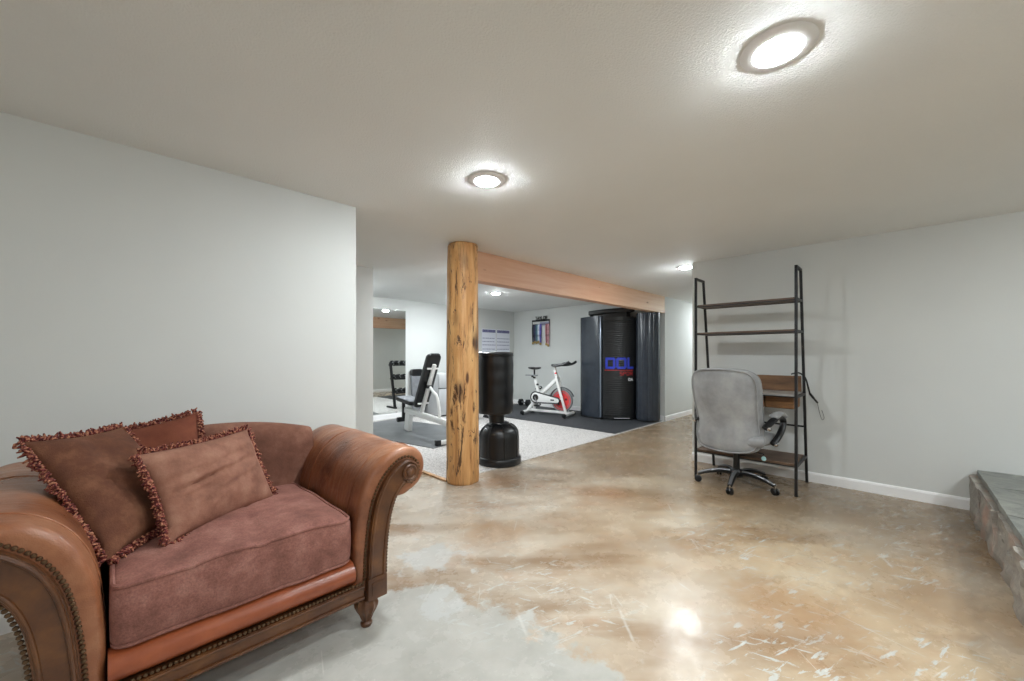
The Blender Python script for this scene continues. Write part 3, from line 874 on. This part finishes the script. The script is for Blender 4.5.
MB().lathe([(.001, -.006), (.018, -.006), (.021, 0), (.018, .006), (.001, .006)], (-.05, -.236, .300), 18, 'X').build('tag', 'tag_blue', lv)
MB().tube([(-.045, -.236, .338), (-.05, -.236, .318)], .002, 6).build('string', 'black_plastic', lv)

# ------------------------------------------------------------------ stone hearth
rng = random.Random(5)
hx0, hx1, hy0, hy1, hz = 1.55, 4.856, -1.30, -.40, .32
hr = thing('stone_hearth', 'raised flagstone hearth with a rough pink and grey edge against the right wall', 'hearth', (hx1, hy1, 0))
HO = Vector((hx1, hy1, 0))
MB().box(hx0 - hx1, 0, hy0 - hy1, -.09, 0, hz - .05).build('hearth_core', 'mortar', hr, False)
def stone(poly, z0, z1, mat, nm, seed, amp=.012):
    mb = MB()
    mb.prism([(x - hx1, y - hy1) for x, y in poly], z0, z1, 'Z')
    bmesh.ops.triangulate(mb.b, faces=mb.b.faces)
    bmesh.ops.subdivide_edges(mb.b, edges=mb.b.edges, cuts=5, use_grid_fill=True)
    bmesh.ops.recalc_face_normals(mb.b, faces=mb.b.faces)
    mb.b.normal_update()
    for v in mb.b.verts:
        q = v.co * 7 + Vector((seed * 3.1, 0, 0))
        d = noise.noise(q) * amp + noise.noise(q * 3) * amp * .5
        hor = Vector((v.normal.x, v.normal.y, 0))
        v.co += hor * d + Vector((0, 0, v.normal.z * d * .45))
        if v.co.z < 0: v.co.z = 0
        if v.co.x > -.002: v.co.x = -.002
    return mb.build(nm, mat, hr, True, 35)
# facing stones of uneven width and height along the front
x = hx1 - .005; i = 0
while x > hx0 + .05:
    w = rng.uniform(.34, .62)
    xa = max(hx0, x - w)
    sk = rng.uniform(-.05, .05)
    split = rng.uniform(.10, .19)
    yo = rng.uniform(-.012, .022)
    if i % 3 != 2:
        stone([(xa + .006, hy1 + yo), (x - .006, hy1 + yo * .5), (x - .006, hy1 - .11), (xa + .006, hy1 - .11)], 0, hz - .028, 'flagstone', 'facing_stone', i, .042)
    else:
        stone([(xa + .006, hy1 + yo), (x - .006, hy1 + yo), (x - .006, hy1 - .11), (xa + .006, hy1 - .11)], 0, split, 'flagstone', 'facing_stone', i, .036)
        stone([(xa + .006 + sk * .3, hy1 - .006), (x - .006, hy1 + yo - .006), (x - .006, hy1 - .11), (xa + .006, hy1 - .11)], split + .008, hz - .028, 'flagstone', 'facing_stone', i + .5, .022)
    x = xa; i += 1
# irregular slabs on top
tops = [[(4.852, -.425), (4.30, -.432), (4.36, -.80), (4.852, -.74)], [(4.29, -.432), (3.62, -.430), (3.50, -.74), (3.78, -.86), (4.35, -.81)],
        [(3.61, -.430), (2.95, -.434), (2.88, -.80), (3.25, -.84), (3.49, -.75)], [(2.94, -.434), (2.2, -.43), (2.1, -.84), (2.87, -.81)], [(2.19, -.43), (1.56, -.44), (1.56, -.9), (2.09, -.85)],
        [(4.852, -.755), (4.37, -.812), (4.25, -1.29), (4.852, -1.29)], [(4.36, -.822), (3.79, -.872), (3.60, -1.29), (4.24, -1.29)],
        [(3.78, -.87), (3.26, -.853), (3.0, -1.29), (3.59, -1.29)], [(3.24, -.85), (2.88, -.815), (2.1, -.86), (2.2, -1.29), (2.99, -1.29)], [(2.09, -.86), (1.56, -.91), (1.56, -1.29), (2.19, -1.29)]]
for j, t in enumerate(tops):
    stone(t, hz - .028, hz + .012, 'slate', 'top_slab', 20 + j, .010)

# ------------------------------------------------------------------ free-standing punching bag
bag = thing('punching_bag', 'black free-standing punching bag on a rounded plastic base right of the log post', 'punching bag', (3.19, 3.33, CH))
b = MB().lathe([(.236, 0), (.250, .006), (.252, .03), (.250, .072), (.243, .080), (.232, .084), (.230, .10), (.229, .30), (.224, .345), (.205, .385), (.165, .425), (.12, .445), (.10, .452), (.08, .456)], n=56).build('base', 'black_plastic', bag)
for i in range(8):
    a = 2 * PI * (i + .35) / 8
    c, s = math.cos(a), math.sin(a)
    MB().tube(spline([(c * r, s * r, z) for r, z in ((.231, .085), (.2305, .20), (.230, .30), (.225, .345), (.207, .384), (.168, .424), (.125, .443))], 4), .007, 8).build('rib', 'black_plastic', b)
MB().tube([(.10 * math.cos(t), .10 * math.sin(t), .455) for t in [2 * PI * i / 28 for i in range(28)]], .014, 8, True).build('collar', 'black_plastic', b)
MB().cyl((-.02, .02, .44), (-.025, .025, .585), .085, .095, 28).build('neck', 'black_vinyl', bag)
def bagwob(a, h):
    return .003 * noise.noise(Vector((math.cos(a) * 2, math.sin(a) * 2, h * 9))) + .002 * math.sin(h * 40) * (1 if h > .5 else .3)
prof = [(.10, .562), (.17, .565), (.197, .573), (.206, .592)] + [(.206, .615 + .615 * i / 30) for i in range(31)] + [(.209, 1.240), (.205, 1.260), (.19, 1.271), (.12, 1.275), (.001, 1.275)]
bc = MB().lathe(prof, (-.032, .032, 0), 48, 'Z', bagwob).build('cylinder_bag', 'black_vinyl', bag)
MB().tube([(-.032 + .2085 * math.cos(t), .032 + .2085 * math.sin(t), 1.23) for t in [2 * PI * i / 40 for i in range(40)]], .004, 6, True).build('seam', 'black_vinyl', bc)
# pale worn mark on the right side of the bag, wrapped on its surface
a0 = math.radians(-52)
MB().grid(lambda u, v: Vector((-.032 + .2105 * math.cos(a0 + .16 * u), .032 + .2105 * math.sin(a0 + .16 * u), .905 + .06 * v - .03 * abs(u - .5))), 6, 4).build('printed_mark', 'logo_white', bc)

# ------------------------------------------------------------------ mats
def mat_obj(name, poly, z, t, mat, label):
    cx = sum(p[0] for p in poly) / 4; cy = sum(p[1] for p in poly) / 4
    o = MB().prism([(x - cx, y - cy) for x, y in poly], 0, t, 'Z', .003).build(name, mat, None, False)
    o.location = (cx, cy, z)
    return tag(o, label, 'mat')
mat_obj('rubber_mat', [(5.58, 3.20), (7.27, 3.20), (7.27, 6.9), (5.52, 6.9)], CH, .010, 'rubber_mat', 'black speckled rubber mat under the exercise bike and dark booth')
A = Vector((3.03, 4.42)); d = Vector((-.18, .984)); e = Vector((.984, .18))
mat_obj('exercise_mat', [tuple(A), tuple(A + e * 1.3), tuple(A + e * 1.3 + d * 2.35), tuple(A + d * 2.35)], CH, .010, 'grey_mat', 'smooth grey mat under the white weight bench')
MT = CH + .010

# ------------------------------------------------------------------ exercise bike
bike = thing('exercise_bike', 'white exercise bike with a red flywheel on the black rubber mat', 'exercise bike', (6.2, 5.6, MT), math.atan2(-.972, .234))
def bar_(nm, pts, r, mat, par=bike, fl=None, n=10):
    return MB().tube(pts, r, n, False, True, fl).build(nm, mat, par)
def stabil(x):
    f = MB().tube([(x, -.25, .055), (x, .25, .055)], .034, 12).build('stabilizer', 'white_steel', bike)
    for s in (-1, 1):
        MB().cyl((x, s * .225, .05), (x, s * .275, .05), .040, n=14, bev=.006).build('end_cap', 'black_plastic', f)
        MB().cyl((x, s * .22, 0), (x, s * .22, .03), .022, n=12).build('leveling_foot', 'black_plastic', f)
stabil(0.0); stabil(.92)
fr = MB()
fr.bar((.0, 0, .07), (.27, 0, .40), .06, .07, .012)
fr.bar((.02, 0, .085), (.92, 0, .075), .05, .05, .010)
fr.bar((.27, 0, .36), (.17, 0, .72), .05, .065, .012)
fr.bar((.30, 0, .42), (.66, 0, .74), .055, .075, .014)
fr.bar((.66, -.055, .78), (.88, -.055, .07), .030, .055, .008)
fr.bar((.66, .055, .78), (.88, .055, .07), .030, .055, .008)
fr.bar((.62, 0, .93), (.675, 0, .70), .055, .06, .012)
fr.bar((.22, 0, .37), (.14, 0, .10), .05, .05, .010)
fr.build('frame', 'white_steel', bike, True, 30)
fw = MB().lathe([(.155, -.016), (.222, -.019), (.229, -.012), (.229, .012), (.222, .019), (.155, .016)], (.77, 0, .315), 48, 'Y').build('flywheel', 'grey_steel', bike)
MB().lathe([(.001, -.019), (.05, -.019), (.170, -.016), (.194, -.021), (.198, 0), (.194, .021), (.170, .016), (.05, .019), (.001, .019)], (.77, 0, .315), 40, 'Y').build('flywheel_disc', 'flywheel_red', fw)
for k_ in range(5):
    a = 2 * PI * k_ / 5 + .3
    MB().cyl((.77 + .10 * math.cos(a), -.024, .315 + .10 * math.sin(a)), (.77 + .10 * math.cos(a), .024, .315 + .10 * math.sin(a)), .020, n=14).build('flywheel_hole', 'black_plastic', fw)
MB().cyl((.77, -.075, .315), (.77, .075, .315), .016, n=12).build('axle', 'chrome', fw)
# fender over the flywheel
fd = MB()
def fend(r0):
    return [Vector((.77 + r0 * math.cos(t), 0, .315 + r0 * math.sin(t))) for t in [math.radians(20 + 165 * i / 22) for i in range(23)]]
fd.tube(fend(.258), .014, 8, False, True, (1, 2.6))
fd.build('fender', 'grey_steel', bike)
# chain guard: long oval on the near side
def oval(r1, r2, n=14):
    x1, z1, x2, z2 = .225, .36, .70, .315
    a0 = math.atan2(z2 - z1, x2 - x1)
    return [(x1 + r1 * math.cos(a0 + PI / 2 + PI * i / n), z1 + r1 * math.sin(a0 + PI / 2 + PI * i / n)) for i in range(n + 1)] + [(x2 + r2 * math.cos(a0 - PI / 2 + PI * i / n), z2 + r2 * math.sin(a0 - PI / 2 + PI * i / n)) for i in range(n + 1)]
cg = MB().prism(oval(.115, .06), -.095, -.055, 'Y', .008).build('chain_guard', 'white_steel', bike)
MB().tube([(x, -.092, z) for x, z in oval(.110, .056)], .013, 8, True).build('guard_band', 'black_plastic', cg)
MB().lathe([(.001, -.020), (.045, -.020), (.062, -.012), (.064, 0)], (.225, -.095, .36), 24, 'Y').build('guard_disc', 'black_plastic', cg)
MB().box(.56, .64, -.099, -.094, .31, .335, .002).build('guard_badge', 'black_plastic', cg)
for s, ang in ((-1, -1.15), (1, 2.0)):
    p0 = Vector((.225, s * .125, .36)); p1 = p0 + Vector((math.cos(ang) * .17, 0, math.sin(ang) * .17))
    cr = bar_('crank', [p0, p1], .013, 'grey_steel')
    MB().box(p1.x - .05, p1.x + .05, min(p1.y, p1.y + s * .09), max(p1.y, p1.y + s * .09), p1.z - .014, p1.z + .014, .004).build('pedal', 'black_plastic', cr)
    MB().tube(spline([(p1.x - .02, p1.y + s * .045, p1.z), (p1.x + .05, p1.y + s * .045, p1.z + .055), (p1.x + .085, p1.y + s * .045, p1.z + .01)], 6), .028, 6, False, True, (.12, 1)).build('toe_strap', 'black_plastic', cr)
MB().cyl((.225, -.13, .36), (.225, .13, .36), .015, n=10).build('crank_axle', 'grey_steel', bike)
bar_('seat_post', [(.185, 0, .66), (.155, 0, .80)], .022, 'white_steel')
MB().box(-.05, .22, -.03, .03, .79, .815, .006).build('seat_slider', 'grey_steel', bike)
bar_('seat_stem', [(.15, 0, .81), (.15, 0, .925)], .018, 'black_plastic')
def saddle(u, v, t):
    return Vector((u, v, .945 + t + .012 * ((u - .15) / .13) ** 2 + .008 * (abs(v) / .09)))
so = [(p.x, p.y) for p in spline([(.04, -.08, 0), (.10, -.09, 0), (.18, -.045, 0), (.29, -.018, 0), (.305, 0, 0), (.29, .018, 0), (.18, .045, 0), (.10, .09, 0), (.04, .08, 0), (.03, 0, 0)], 4, True)]
MB().puff(so, .05, saddle, 5).build('saddle', 'black_vinyl', bike)
for (x, y, z) in ((.245, -.05, .62), (.17, -.05, .76), (.13, -.05, .78)):
    MB().cyl((x, y + .03, z), (x, y - .02, z), .02, n=12, bev=.004).build('knob', 'black_plastic', bike)
bar_('handlebar_post', [(.645, 0, .84), (.61, 0, 1.0)], .024, 'white_steel')
hb = MB()
hb.bar((.56, 0, 1.015), (.74, 0, 1.02), .06, .035, .008)
for s in (-1, 1):
    hb.tube(spline([(.60, 0, 1.02), (.62, s * .12, 1.02), (.66, s * .20, 1.02), (.78, s * .22, 1.02), (.92, s * .20, 1.05), (1.0, s * .17, 1.09)], 6), .025, 8)
    hb.tube(spline([(.70, s * .05, 1.02), (.80, s * .08, 1.03), (.88, s * .12, 1.06), (.86, s * .16, 1.05)], 5), .022, 8)
hb.build('handlebar', 'black_plastic', bike)
MB().cyl((.665, -.03, .86), (.665, -.09, .86), .016, n=10).build('resistance_knob', 'flywheel_red', bike)

# ------------------------------------------------------------------ dark stand-up booth
bo_ = thing('tanning_booth', 'tall dark stand-up booth with a blue and red logo in the far gym corner', 'booth', (6.9, 3.95, MT))
BX, BY = 6.9, 3.95
def rel(p): return (p[0] - BX, p[1] - BY)
BH = 1.97
# left wing: a rounded slab running back to the wall
lw = [rel(p) for p in [(6.60, 4.10), (6.575, 4.16), (6.60, 4.34), (6.66, 4.55), (6.72, 4.64), (6.80, 4.66), (7.20, 4.66), (7.24, 4.62), (7.24, 4.40), (6.90, 4.30), (6.68, 4.09), (6.64, 4.085)]]
lwp = [(p.x, p.y) for p in spline([(x, y, 0) for x, y in lw], 4, True)]
w = MB().prism(lwp, .03, BH, 'Z', .012, 3).build('left_wing', 'charcoal_shell', bo_, True, 30)
MB().prism([(x * .99, y * .99) for x, y in lwp], 0, .03, 'Z').build('plinth', 'black_plastic', w)
MB().bar((6.598 - BX, 4.10 - BY, .04), (6.598 - BX, 4.10 - BY, BH - .02), .020, .03, .004).build('edge_strip', 'charcoal_edge', w)
MB().bar((6.592 - BX, 4.22 - BY, .04), (6.592 - BX, 4.22 - BY, BH - .02), .012, .02, .004).build('edge_strip', 'charcoal_edge', w)
# right wing: ribbed column
rw = []
cx, cy, R_ = 7.085 - BX, 3.385 - BY, .212
nrib = 14
for i in range(nrib * 6):
    a = 2 * PI * i / (nrib * 6)
    q = (i % 6) / 6
    g = -.009 if (i % 6) == 0 else 0
    rr = R_ + g
    rw.append((cx + rr * math.cos(a), cy + rr * math.sin(a)))
w = MB().prism(rw, .03, BH + .03, 'Z', .006).build('right_wing', 'charcoal_shell', bo_, True, 25)
MB().lathe([(.15, 0), (.17, .004), (.17, .03), (.15, .03)], (cx, cy, 0), 24).build('plinth', 'black_plastic', w)
# body behind the door, up to the wall
bd = [rel(p) for p in [(6.66, 4.10), (7.00, 3.66), (7.12, 3.58), (7.24, 3.60), (7.24, 4.42), (6.92, 4.31)]]
MB().prism(bd, .02, BH - .02, 'Z', .01).build('cabin', 'black_gloss', bo_, True, 30)
# curved slatted door
DA, DB = Vector((6.628, 4.075)), Vector((6.985, 3.625))
def door_pt(s, out=0.0):
    ch_ = DB - DA; nrm = Vector((ch_.y, -ch_.x)).normalized()
    if nrm.dot(Vector((-1, -1))) < 0: nrm = -nrm
    p = DA + ch_ * s + nrm * (.34 * s * (1 - s) * ch_.length + out)
    t = (ch_ + nrm * .34 * (1 - 2 * s) * ch_.length).normalized()
    return p
prof = []
nsl = 46
for i in range(nsl):
    z0 = .07 + (BH - .16) * i / nsl; dz = (BH - .16) / nsl
    prof += [(z0, 0.0), (z0 + dz * .2, .0035), (z0 + dz * .8, .0035)]
prof.append((BH - .09, 0))
dr = MB()
rings = []
for z, o_ in prof:
    ring = []
    for j in range(17):
        p = door_pt(j / 16, .012 + o_)
        ring.append(Vector((p.x - BX, p.y - BY, z)))
    for j in range(16, -1, -1):
        p = door_pt(j / 16, -.012)
        ring.append(Vector((p.x - BX, p.y - BY, z)))
    rings.append(ring)
dr.loft(rings)
door = dr.build('door', 'black_gloss', bo_, True, 25)
for z0, z1 in ((.02, .07), (BH - .09, BH - .02)):
    hs = MB()
    hs.loft([[Vector((door_pt(j / 16, .024 if z in (z0, z1) else .024).x - BX, door_pt(j / 16, .024).y - BY, z)) for j in range(17)] + [Vector((door_pt(j / 16, -.014).x - BX, door_pt(j / 16, -.014).y - BY, z)) for j in range(16, -1, -1)] for z in (z0, z1)])
    hs.build('door_rail', 'black_plastic', bo_, True, 30)
# top hood
hood = [rel(p) for p in [(6.58, 4.36), (6.62, 4.05), (6.86, 3.62), (6.98, 3.60), (7.22, 3.9), (7.22, 4.40), (6.95, 4.55)]]
MB().prism(hood, BH + .075, BH + .155, 'Z', .012, 2, lambda p: Vector((p.x, p.y, p.z - .05 * (p.y + .35) / .8))).build('hood', 'black_plastic', bo_, True, 30)
MB().prism([(x * .82 + .03, y * .82 + .03) for x, y in hood], BH - .03, BH + .08, 'Z').build('hood_neck', 'black_gloss', bo_, True, 30)
# lettering drawn with strokes on the curved door; s runs along the door, z up
GL = {'D': [[(0, 0), (0, 1), (.9, 1), (1, .9), (1, .1), (.9, 0), (0, 0)]], 'O': [[(.12, 0), (0, .12), (0, .88), (.12, 1), (.88, 1), (1, .88), (1, .12), (.88, 0), (.12, 0)]],
      'L': [[(0, 1), (0, 0), (.9, 0)]], 'S': [[(1, 1), (0, 1), (0, .5), (1, .5), (1, 0), (0, 0)]], 'P': [[(0, 0), (0, 1), (1, 1), (1, .5), (0, .5)]],
      'R': [[(0, 0), (0, 1), (1, 1), (1, .5), (0, .5)], [(.4, .5), (1, 0)]], 'T': [[(0, 1), (1, 1)], [(.5, 1), (.5, 0)]], 'A': [[(0, 0), (.5, 1), (1, 0)], [(.25, .42), (.75, .42)]],
      'Y': [[(0, 1), (.5, .5), (1, 1)], [(.5, .5), (.5, 0)]], 'E': [[(1, 1), (0, 1), (0, 0), (1, 0)], [(0, .5), (.8, .5)]]}
def strokes(mb, ch_, place, wd):
    """place(u, v, depth) -> 3-D; a stroke is a thin raised box strip of width wd (in u, v units of place)"""
    for ln in GL[ch_]:
        for (a, b_) in zip(ln, ln[1:]):
            a_, b2 = Vector(a), Vector(b_)
            n = 4
            dv = b2 - a_
            pu, pv = place(1, 0, 0) - place(0, 0, 0), place(0, 1, 0) - place(0, 0, 0)
            su, sv = pu.length, pv.length
            real = Vector((dv.x * su, dv.y * sv)); real.normalize()
            off = Vector((-real.y * wd / 2 / su, real.x * wd / 2 / sv))
            ext = Vector((real.x * wd / 2 / su, real.y * wd / 2 / sv))
            a2, b3 = a_ - ext, b2 + ext
            rg = []
            for i in range(n + 1):
                p = a2.lerp(b3, i / n)
                l, r = p + off, p - off
                rg.append([place(l.x, l.y, 0), place(r.x, r.y, 0), place(r.x, r.y, 1), place(l.x, l.y, 1)])
            mb.loft(rg)
def on_door(s0, s1, z0, z1):
    def f(u, v, d_):
        p = door_pt(s0 + (s1 - s0) * u, .0165 + .003 * d_)
        return Vector((p.x - BX, p.y - BY, z0 + (z1 - z0) * v))
    return f
zt, zb = 1.155, .985
lg = MB()
for ch_, s0, s1 in (('D', .12, .36), ('O', .46, .72), ('L', .82, .97)):
    strokes(lg, ch_, on_door(s0, s1, zb, zt), .042)
lg.build('logo_lettering', 'logo_blue', door, False)
ul = MB()
ul.loft([[on_door(.06, .98, .932, .944)(u, v, d_) for v, d_ in ((0, 0), (1, 0), (1, 1), (0, 1))] for u in [i / 14 for i in range(15)]])
for i, ch_ in enumerate('SPOR'):
    strokes(ul, ch_, on_door(.55 + i * .11, .55 + i * .11 + .07, .845, .905), .010)
ul.build('logo_lettering', 'logo_red', door, False)
wm = MB()
for i, ch_ in enumerate('OA'):
    strokes(wm, ch_, on_door(.83 + i * .08, .83 + i * .08 + .05, .745, .785), .014)
wm.build('logo_lettering', 'logo_white', door, False)
st_ = MB()
st_.loft([[on_door(.36, .86, .030, .040)(u, v, d_ * 3 + 2.6) for v, d_ in ((0, 0), (1, 0), (1, 1), (0, 1))] for u in [i / 10 for i in range(11)]])
st_.build('badge', 'logo_white', door, False)

# ------------------------------------------------------------------ small things in the gym
def dumbbell(x, y, z, rz, label, cat_group=None, r=.055, L=.11, first=None):
    t = thing('dumbbell', label, 'dumbbell', (x, y, z), rz, cat_group)
    for s in (-1, 1):
        h = [(r * math.cos(PI / 6 + PI / 3 * i), r * .866 + r * math.sin(PI / 6 + PI / 3 * i)) for i in range(6)]
        h = [(r * math.cos(PI / 3 * i), r * .866 + r * math.sin(PI / 3 * i)) for i in range(6)]
        MB().prism(h, min(s * L * .55, s * L), max(s * L * .55, s * L), 'X', .006).build('head', 'black_plastic', t, True, 30)
    MB().cyl((-L * .56, 0, r * .866), (L * .56, 0, r * .866), .015, n=12).build('handle', 'grey_steel', t)
    return t
dumbbell(7.12, 6.55, MT, math.radians(90), 'black hex dumbbell on the floor behind the exercise bike', None, .085, .15)

def poster(x, label):
    t = thing('wall_poster', label, 'poster', (x, GY1, 1.22), 0, 'exercise charts on the gym back wall')
    w, h = .455, .645
    MB().box(-w / 2, w / 2, -.004, 0, 0, h).build('sheet', 'poster_paper', t, False)
    p = MB()
    # heading of blurred letter shapes
    rg = random.Random(int(x * 10))
    xx = -w / 2 + .02
    while xx < w / 2 - .03:
        ww = rg.uniform(.026, .040)
        p.box(xx, min(xx + ww, w / 2 - .015), -.0065, -.004, h - .085, h - .018); xx += ww + .006
    p.build('heading', 'poster_purple', t, False)
    q = MB()
    for zz in (.41, .33, .25, .15, .07):
        xx = -w / 2 + .02
        while xx < w / 2 - .04:
            ww = rg.uniform(.03, .06)
            q.box(xx, min(xx + ww, w / 2 - .015), -.006, -.004, zz, zz + .020); xx += ww + .012
    q.build('text_rows', 'poster_grey', t, False)
    return t
poster(6.455, 'pale exercise chart with a purple heading, next to the log post')
poster(6.935, 'pale exercise chart with a purple heading, nearer the room corner')

mr = thing('wall_mirror', 'tall frameless mirror on the gym back wall behind the weight bench', 'mirror', (3.4, GY1, .12))
MB().box(-.82, .80, -.008, -.002, 0, 2.0).build('glass', 'mirror_glass', mr, False)
cl = MB()
for xx in (-.6, .6):
    cl.box(xx - .015, xx + .015, -.014, 0, -.012, .012, .002)
    cl.box(xx - .015, xx + .015, -.014, 0, 1.988, 2.010, .002)
cl.build('clip', 'chrome', mr, False)

# medal hanger and the medals hanging from it (on the wall x = GX1; runs along y from far to near)
mh = thing('medal_hanger', 'black metal medal hanger with cut-out letters on the wall above the bike', 'medal hanger', (GX1, 6.16, 1.95))
MB().box(-.022, -.016, -.24, .31, .095, .135, .001).box(-.022, -.016, -.24, .31, .02, .034, .001).box(-.022, -.016, .295, .31, .02, .135).box(-.022, -.016, -.24, -.225, -.02, .135).build('rail', 'black_metal', mh, False)
pl = MB().box(-.021, -.015, -.225, .06, -.005, .075, .001).build('plate', 'poster_grey', mh, False)
lt = MB()
for i, ch_ in enumerate('TAYLOR'):
    y0 = .20 - i * .062
    strokes(lt, ch_, lambda u, v, d_, y0=y0: Vector((-.022 + .006 * d_, y0 - .045 * u, .135 + .075 * v)), .013)
lt.build('cutout_letters', 'black_metal', mh, False)
MB().box(-.016, 0, .20, .22, .10, .12).box(-.016, 0, -.16, -.14, .10, .12).build('wall_mount', 'black_metal', mh, False)
md = [(.275, 'ribbon_black', .42, 'farthest left medal, on a black ribbon, hanging from the black medal hanger'),
      (.215, 'ribbon_navy', .40, 'medal on a dark navy ribbon, second from the left on the medal hanger'),
      (.150, 'ribbon_teal', .41, 'medal on a grey teal ribbon between the navy and pale blue ones'),
      (.095, 'ribbon_pale', .39, 'medal on a pale blue ribbon near the middle of the medal hanger'),
      (.035, 'ribbon_violet', .44, 'medal on a violet ribbon just left of the gap on the hanger'),
      (-.150, 'ribbon_red', .45, 'medal on a dark red ribbon right of the gap on the hanger'),
      (-.205, 'ribbon_rose', .48, 'rightmost medal, on a dusty pink ribbon, on the medal hanger')]
for y, rm, L, lab in md:
    t = thing('medal', lab, 'medal', (GX1 - .026, 6.16 + y, 1.975), 0, 'medals on the wall hanger')
    rb = MB()
    for s in (-1, 1):
        pts = [(0, s * .010, 0), (-.004, s * .016, -.10), (-.004, s * .012, -L * .6), (0, s * .004, -L)]
        rb.tube(spline(pts, 4), .024, 6, False, True, (.9, .10) if False else (.10, .9))
    rb.build('ribbon', rm, t)
    MB().lathe([(.001, -.004), (.030, -.004), (.034, 0), (.030, .004), (.001, .004)], (-.006, 0, -L - .030), 20, 'X').build('disc', 'medal_gold', t)

# ------------------------------------------------------------------ white weight bench
wb = thing('weight_bench', 'white steel weight bench with black seat and reclined back pad on grey mat', 'weight bench', (3.42, 5.66, MT), math.radians(-92))
f = MB()
f.bar((-.12, 0, .335), (1.22, 0, .255), .06, .085, .008)
f.bar((.0, 0, .32), (-.04, 0, .012), .13, .075, .008)
f.bar((1.17, 0, .26), (1.18, 0, .04), .06, .06, .008)
f.bar((1.18, -.20, .032), (1.18, .20, .032), .055, .055, .008)
f.build('frame', 'white_steel', wb, True, 30)
for s in (-1, 1):
    MB().box(1.145, 1.215, s * .23 - .035, s * .23 + .035, 0, .075, .010).build('end_cap', 'black_plastic', wb)
def seatp(u, v, t): return Vector((u, v, .50 + t - .10 * (u + .02)))
sp_ = MB().puff(rrect(-.22, .28, -.14, .14, .05, 5), .075, seatp, 5, 4).build('seat_pad', 'black_vinyl', wb)
MB().puff(rrect(-.205, .265, -.128, .128, .045, 5), .02, lambda u, v, t: seatp(u, v, t + .034), 3, 4).build('seat_top', 'pad_grey', sp_)
b0, b1 = Vector((.33, 0, .42)), Vector((.74, 0, 1.25))
ax = (b1 - b0).normalized(); nx = Vector((ax.z, 0, -ax.x))
MB().puff(rrect(-.120, .120, 0, (b1 - b0).length, .06, 6), .085, lambda u, v, t: b0 + ax * v + Vector((0, u, 0)) + nx * t, 6, 4).build('back_pad', 'black_vinyl', wb)
MB().bar(b0 + nx * .075 + ax * -.06, b0 + nx * .075 + ax * .78, .05, .05, .006, (0, 1, 0)).build('back_strut', 'white_steel', wb, True, 30)
for tt in (.10, .70):
    MB().bar(b0 + nx * .055 + ax * tt + Vector((0, -.09, 0)), b0 + nx * .055 + ax * tt + Vector((0, .09, 0)), .035, .025, .004).build('pad_bracket', 'white_steel', wb, True, 30)
MB().tube(spline([b0 + nx * .10 + ax * .42, b0 + nx * .22 + ax * .40, Vector((.80, 0, .62)), Vector((.86, 0, .45)), Vector((.88, 0, .29))], 6), .022, 10).build('support_tube', 'white_steel', wb)
MB().cyl(b0 + nx * .10 + ax * .42 + Vector((0, -.05, 0)), b0 + nx * .10 + ax * .42 + Vector((0, .05, 0)), .026, n=12, bev=.004).build('pivot_knob', 'black_plastic', wb)
lg_ = MB().bar((-.19, 0, .46), (-.19, 0, .16), .045, .045, .006).build('leg_arm', 'black_metal', wb, True, 30)
MB().cyl((-.21, -.10, .17), (-.21, .10, .17), .040, n=16, bev=.008).build('foam_roller', 'black_vinyl', lg_)

# dumbbell rack (standing behind the punching bag, seen in the mirror) with its dumbbells
RX, RY = 4.95, 5.72
rk = thing('dumbbell_rack', 'black three-tier dumbbell rack, seen in the mirror', 'dumbbell rack', (RX, RY, CH))
for xx in (-.30, .30):
    g_ = MB().bar((xx, -.20, .02), (xx, .20, .02), .05, .04, .004)
    g_.bar((xx, .15, .03), (xx, -.06, 1.06), .05, .05, .004)
    g_.build('upright', 'black_metal', rk, False)
tiers = [(.10, .34), (.02, .66), (-.05, .98)]
for yy, zz in tiers:
    MB().box(-.28, .28, yy - .14, yy - .10, zz, zz + .03, .003).box(-.28, .28, yy + .06, yy + .10, zz, zz + .03, .003).build('tier_rail', 'black_metal', rk, False)
for ti, (yy, zz) in enumerate(tiers):
    for k_ in range(4):
        dumbbell(RX - .21 + .14 * k_, RY + yy - .02, CH + zz + .031, PI / 2, 'black dumbbell on the %s tier of the rack seen in the mirror' % ('bottom', 'middle', 'top')[ti], 'dumbbells on the %s tier of the rack' % ('bottom', 'middle', 'top')[ti], .052, .11)

# grey board and small fridge by the back wall
sb = thing('slant_board', 'grey padded board with a black top edge leaning beside the mirror', 'slant board', (4.42, 6.95, CH))
M4 = Matrix.Rotation(math.radians(-6), 4, 'X')
def sbf(u, v, t): return M4 @ Vector((u, t, v))
MB().puff(rrect(-.14, .14, .01, .95, .05, 5), .06, sbf, 5, 5).build('pad', 'pad_grey', sb)
MB().puff(rrect(-.145, .145, .80, .955, .05, 5), .068, sbf, 5, 5).build('top_cover', 'black_vinyl', sb)
fg = thing('mini_fridge', 'small pale grey fridge behind the log post at the gym back wall', 'fridge', (4.90, 6.80, CH))
MB().box(-.27, .27, -.20, .25, .02, .86, .012).build('body', 'fridge_grey', fg)
for z0, z1 in ((.03, .555), (.572, .85)):
    dd = MB().box(-.268, .268, -.245, -.20, z0, z1, .010).build('door', 'fridge_grey', fg)
MB().box(-.26, .26, -.236, -.20, .556, .571).build('door_gasket', 'black_plastic', fg, False)
MB().box(-.24, .24, -.18, .22, 0, .022).build('plinth', 'black_plastic', fg, False)
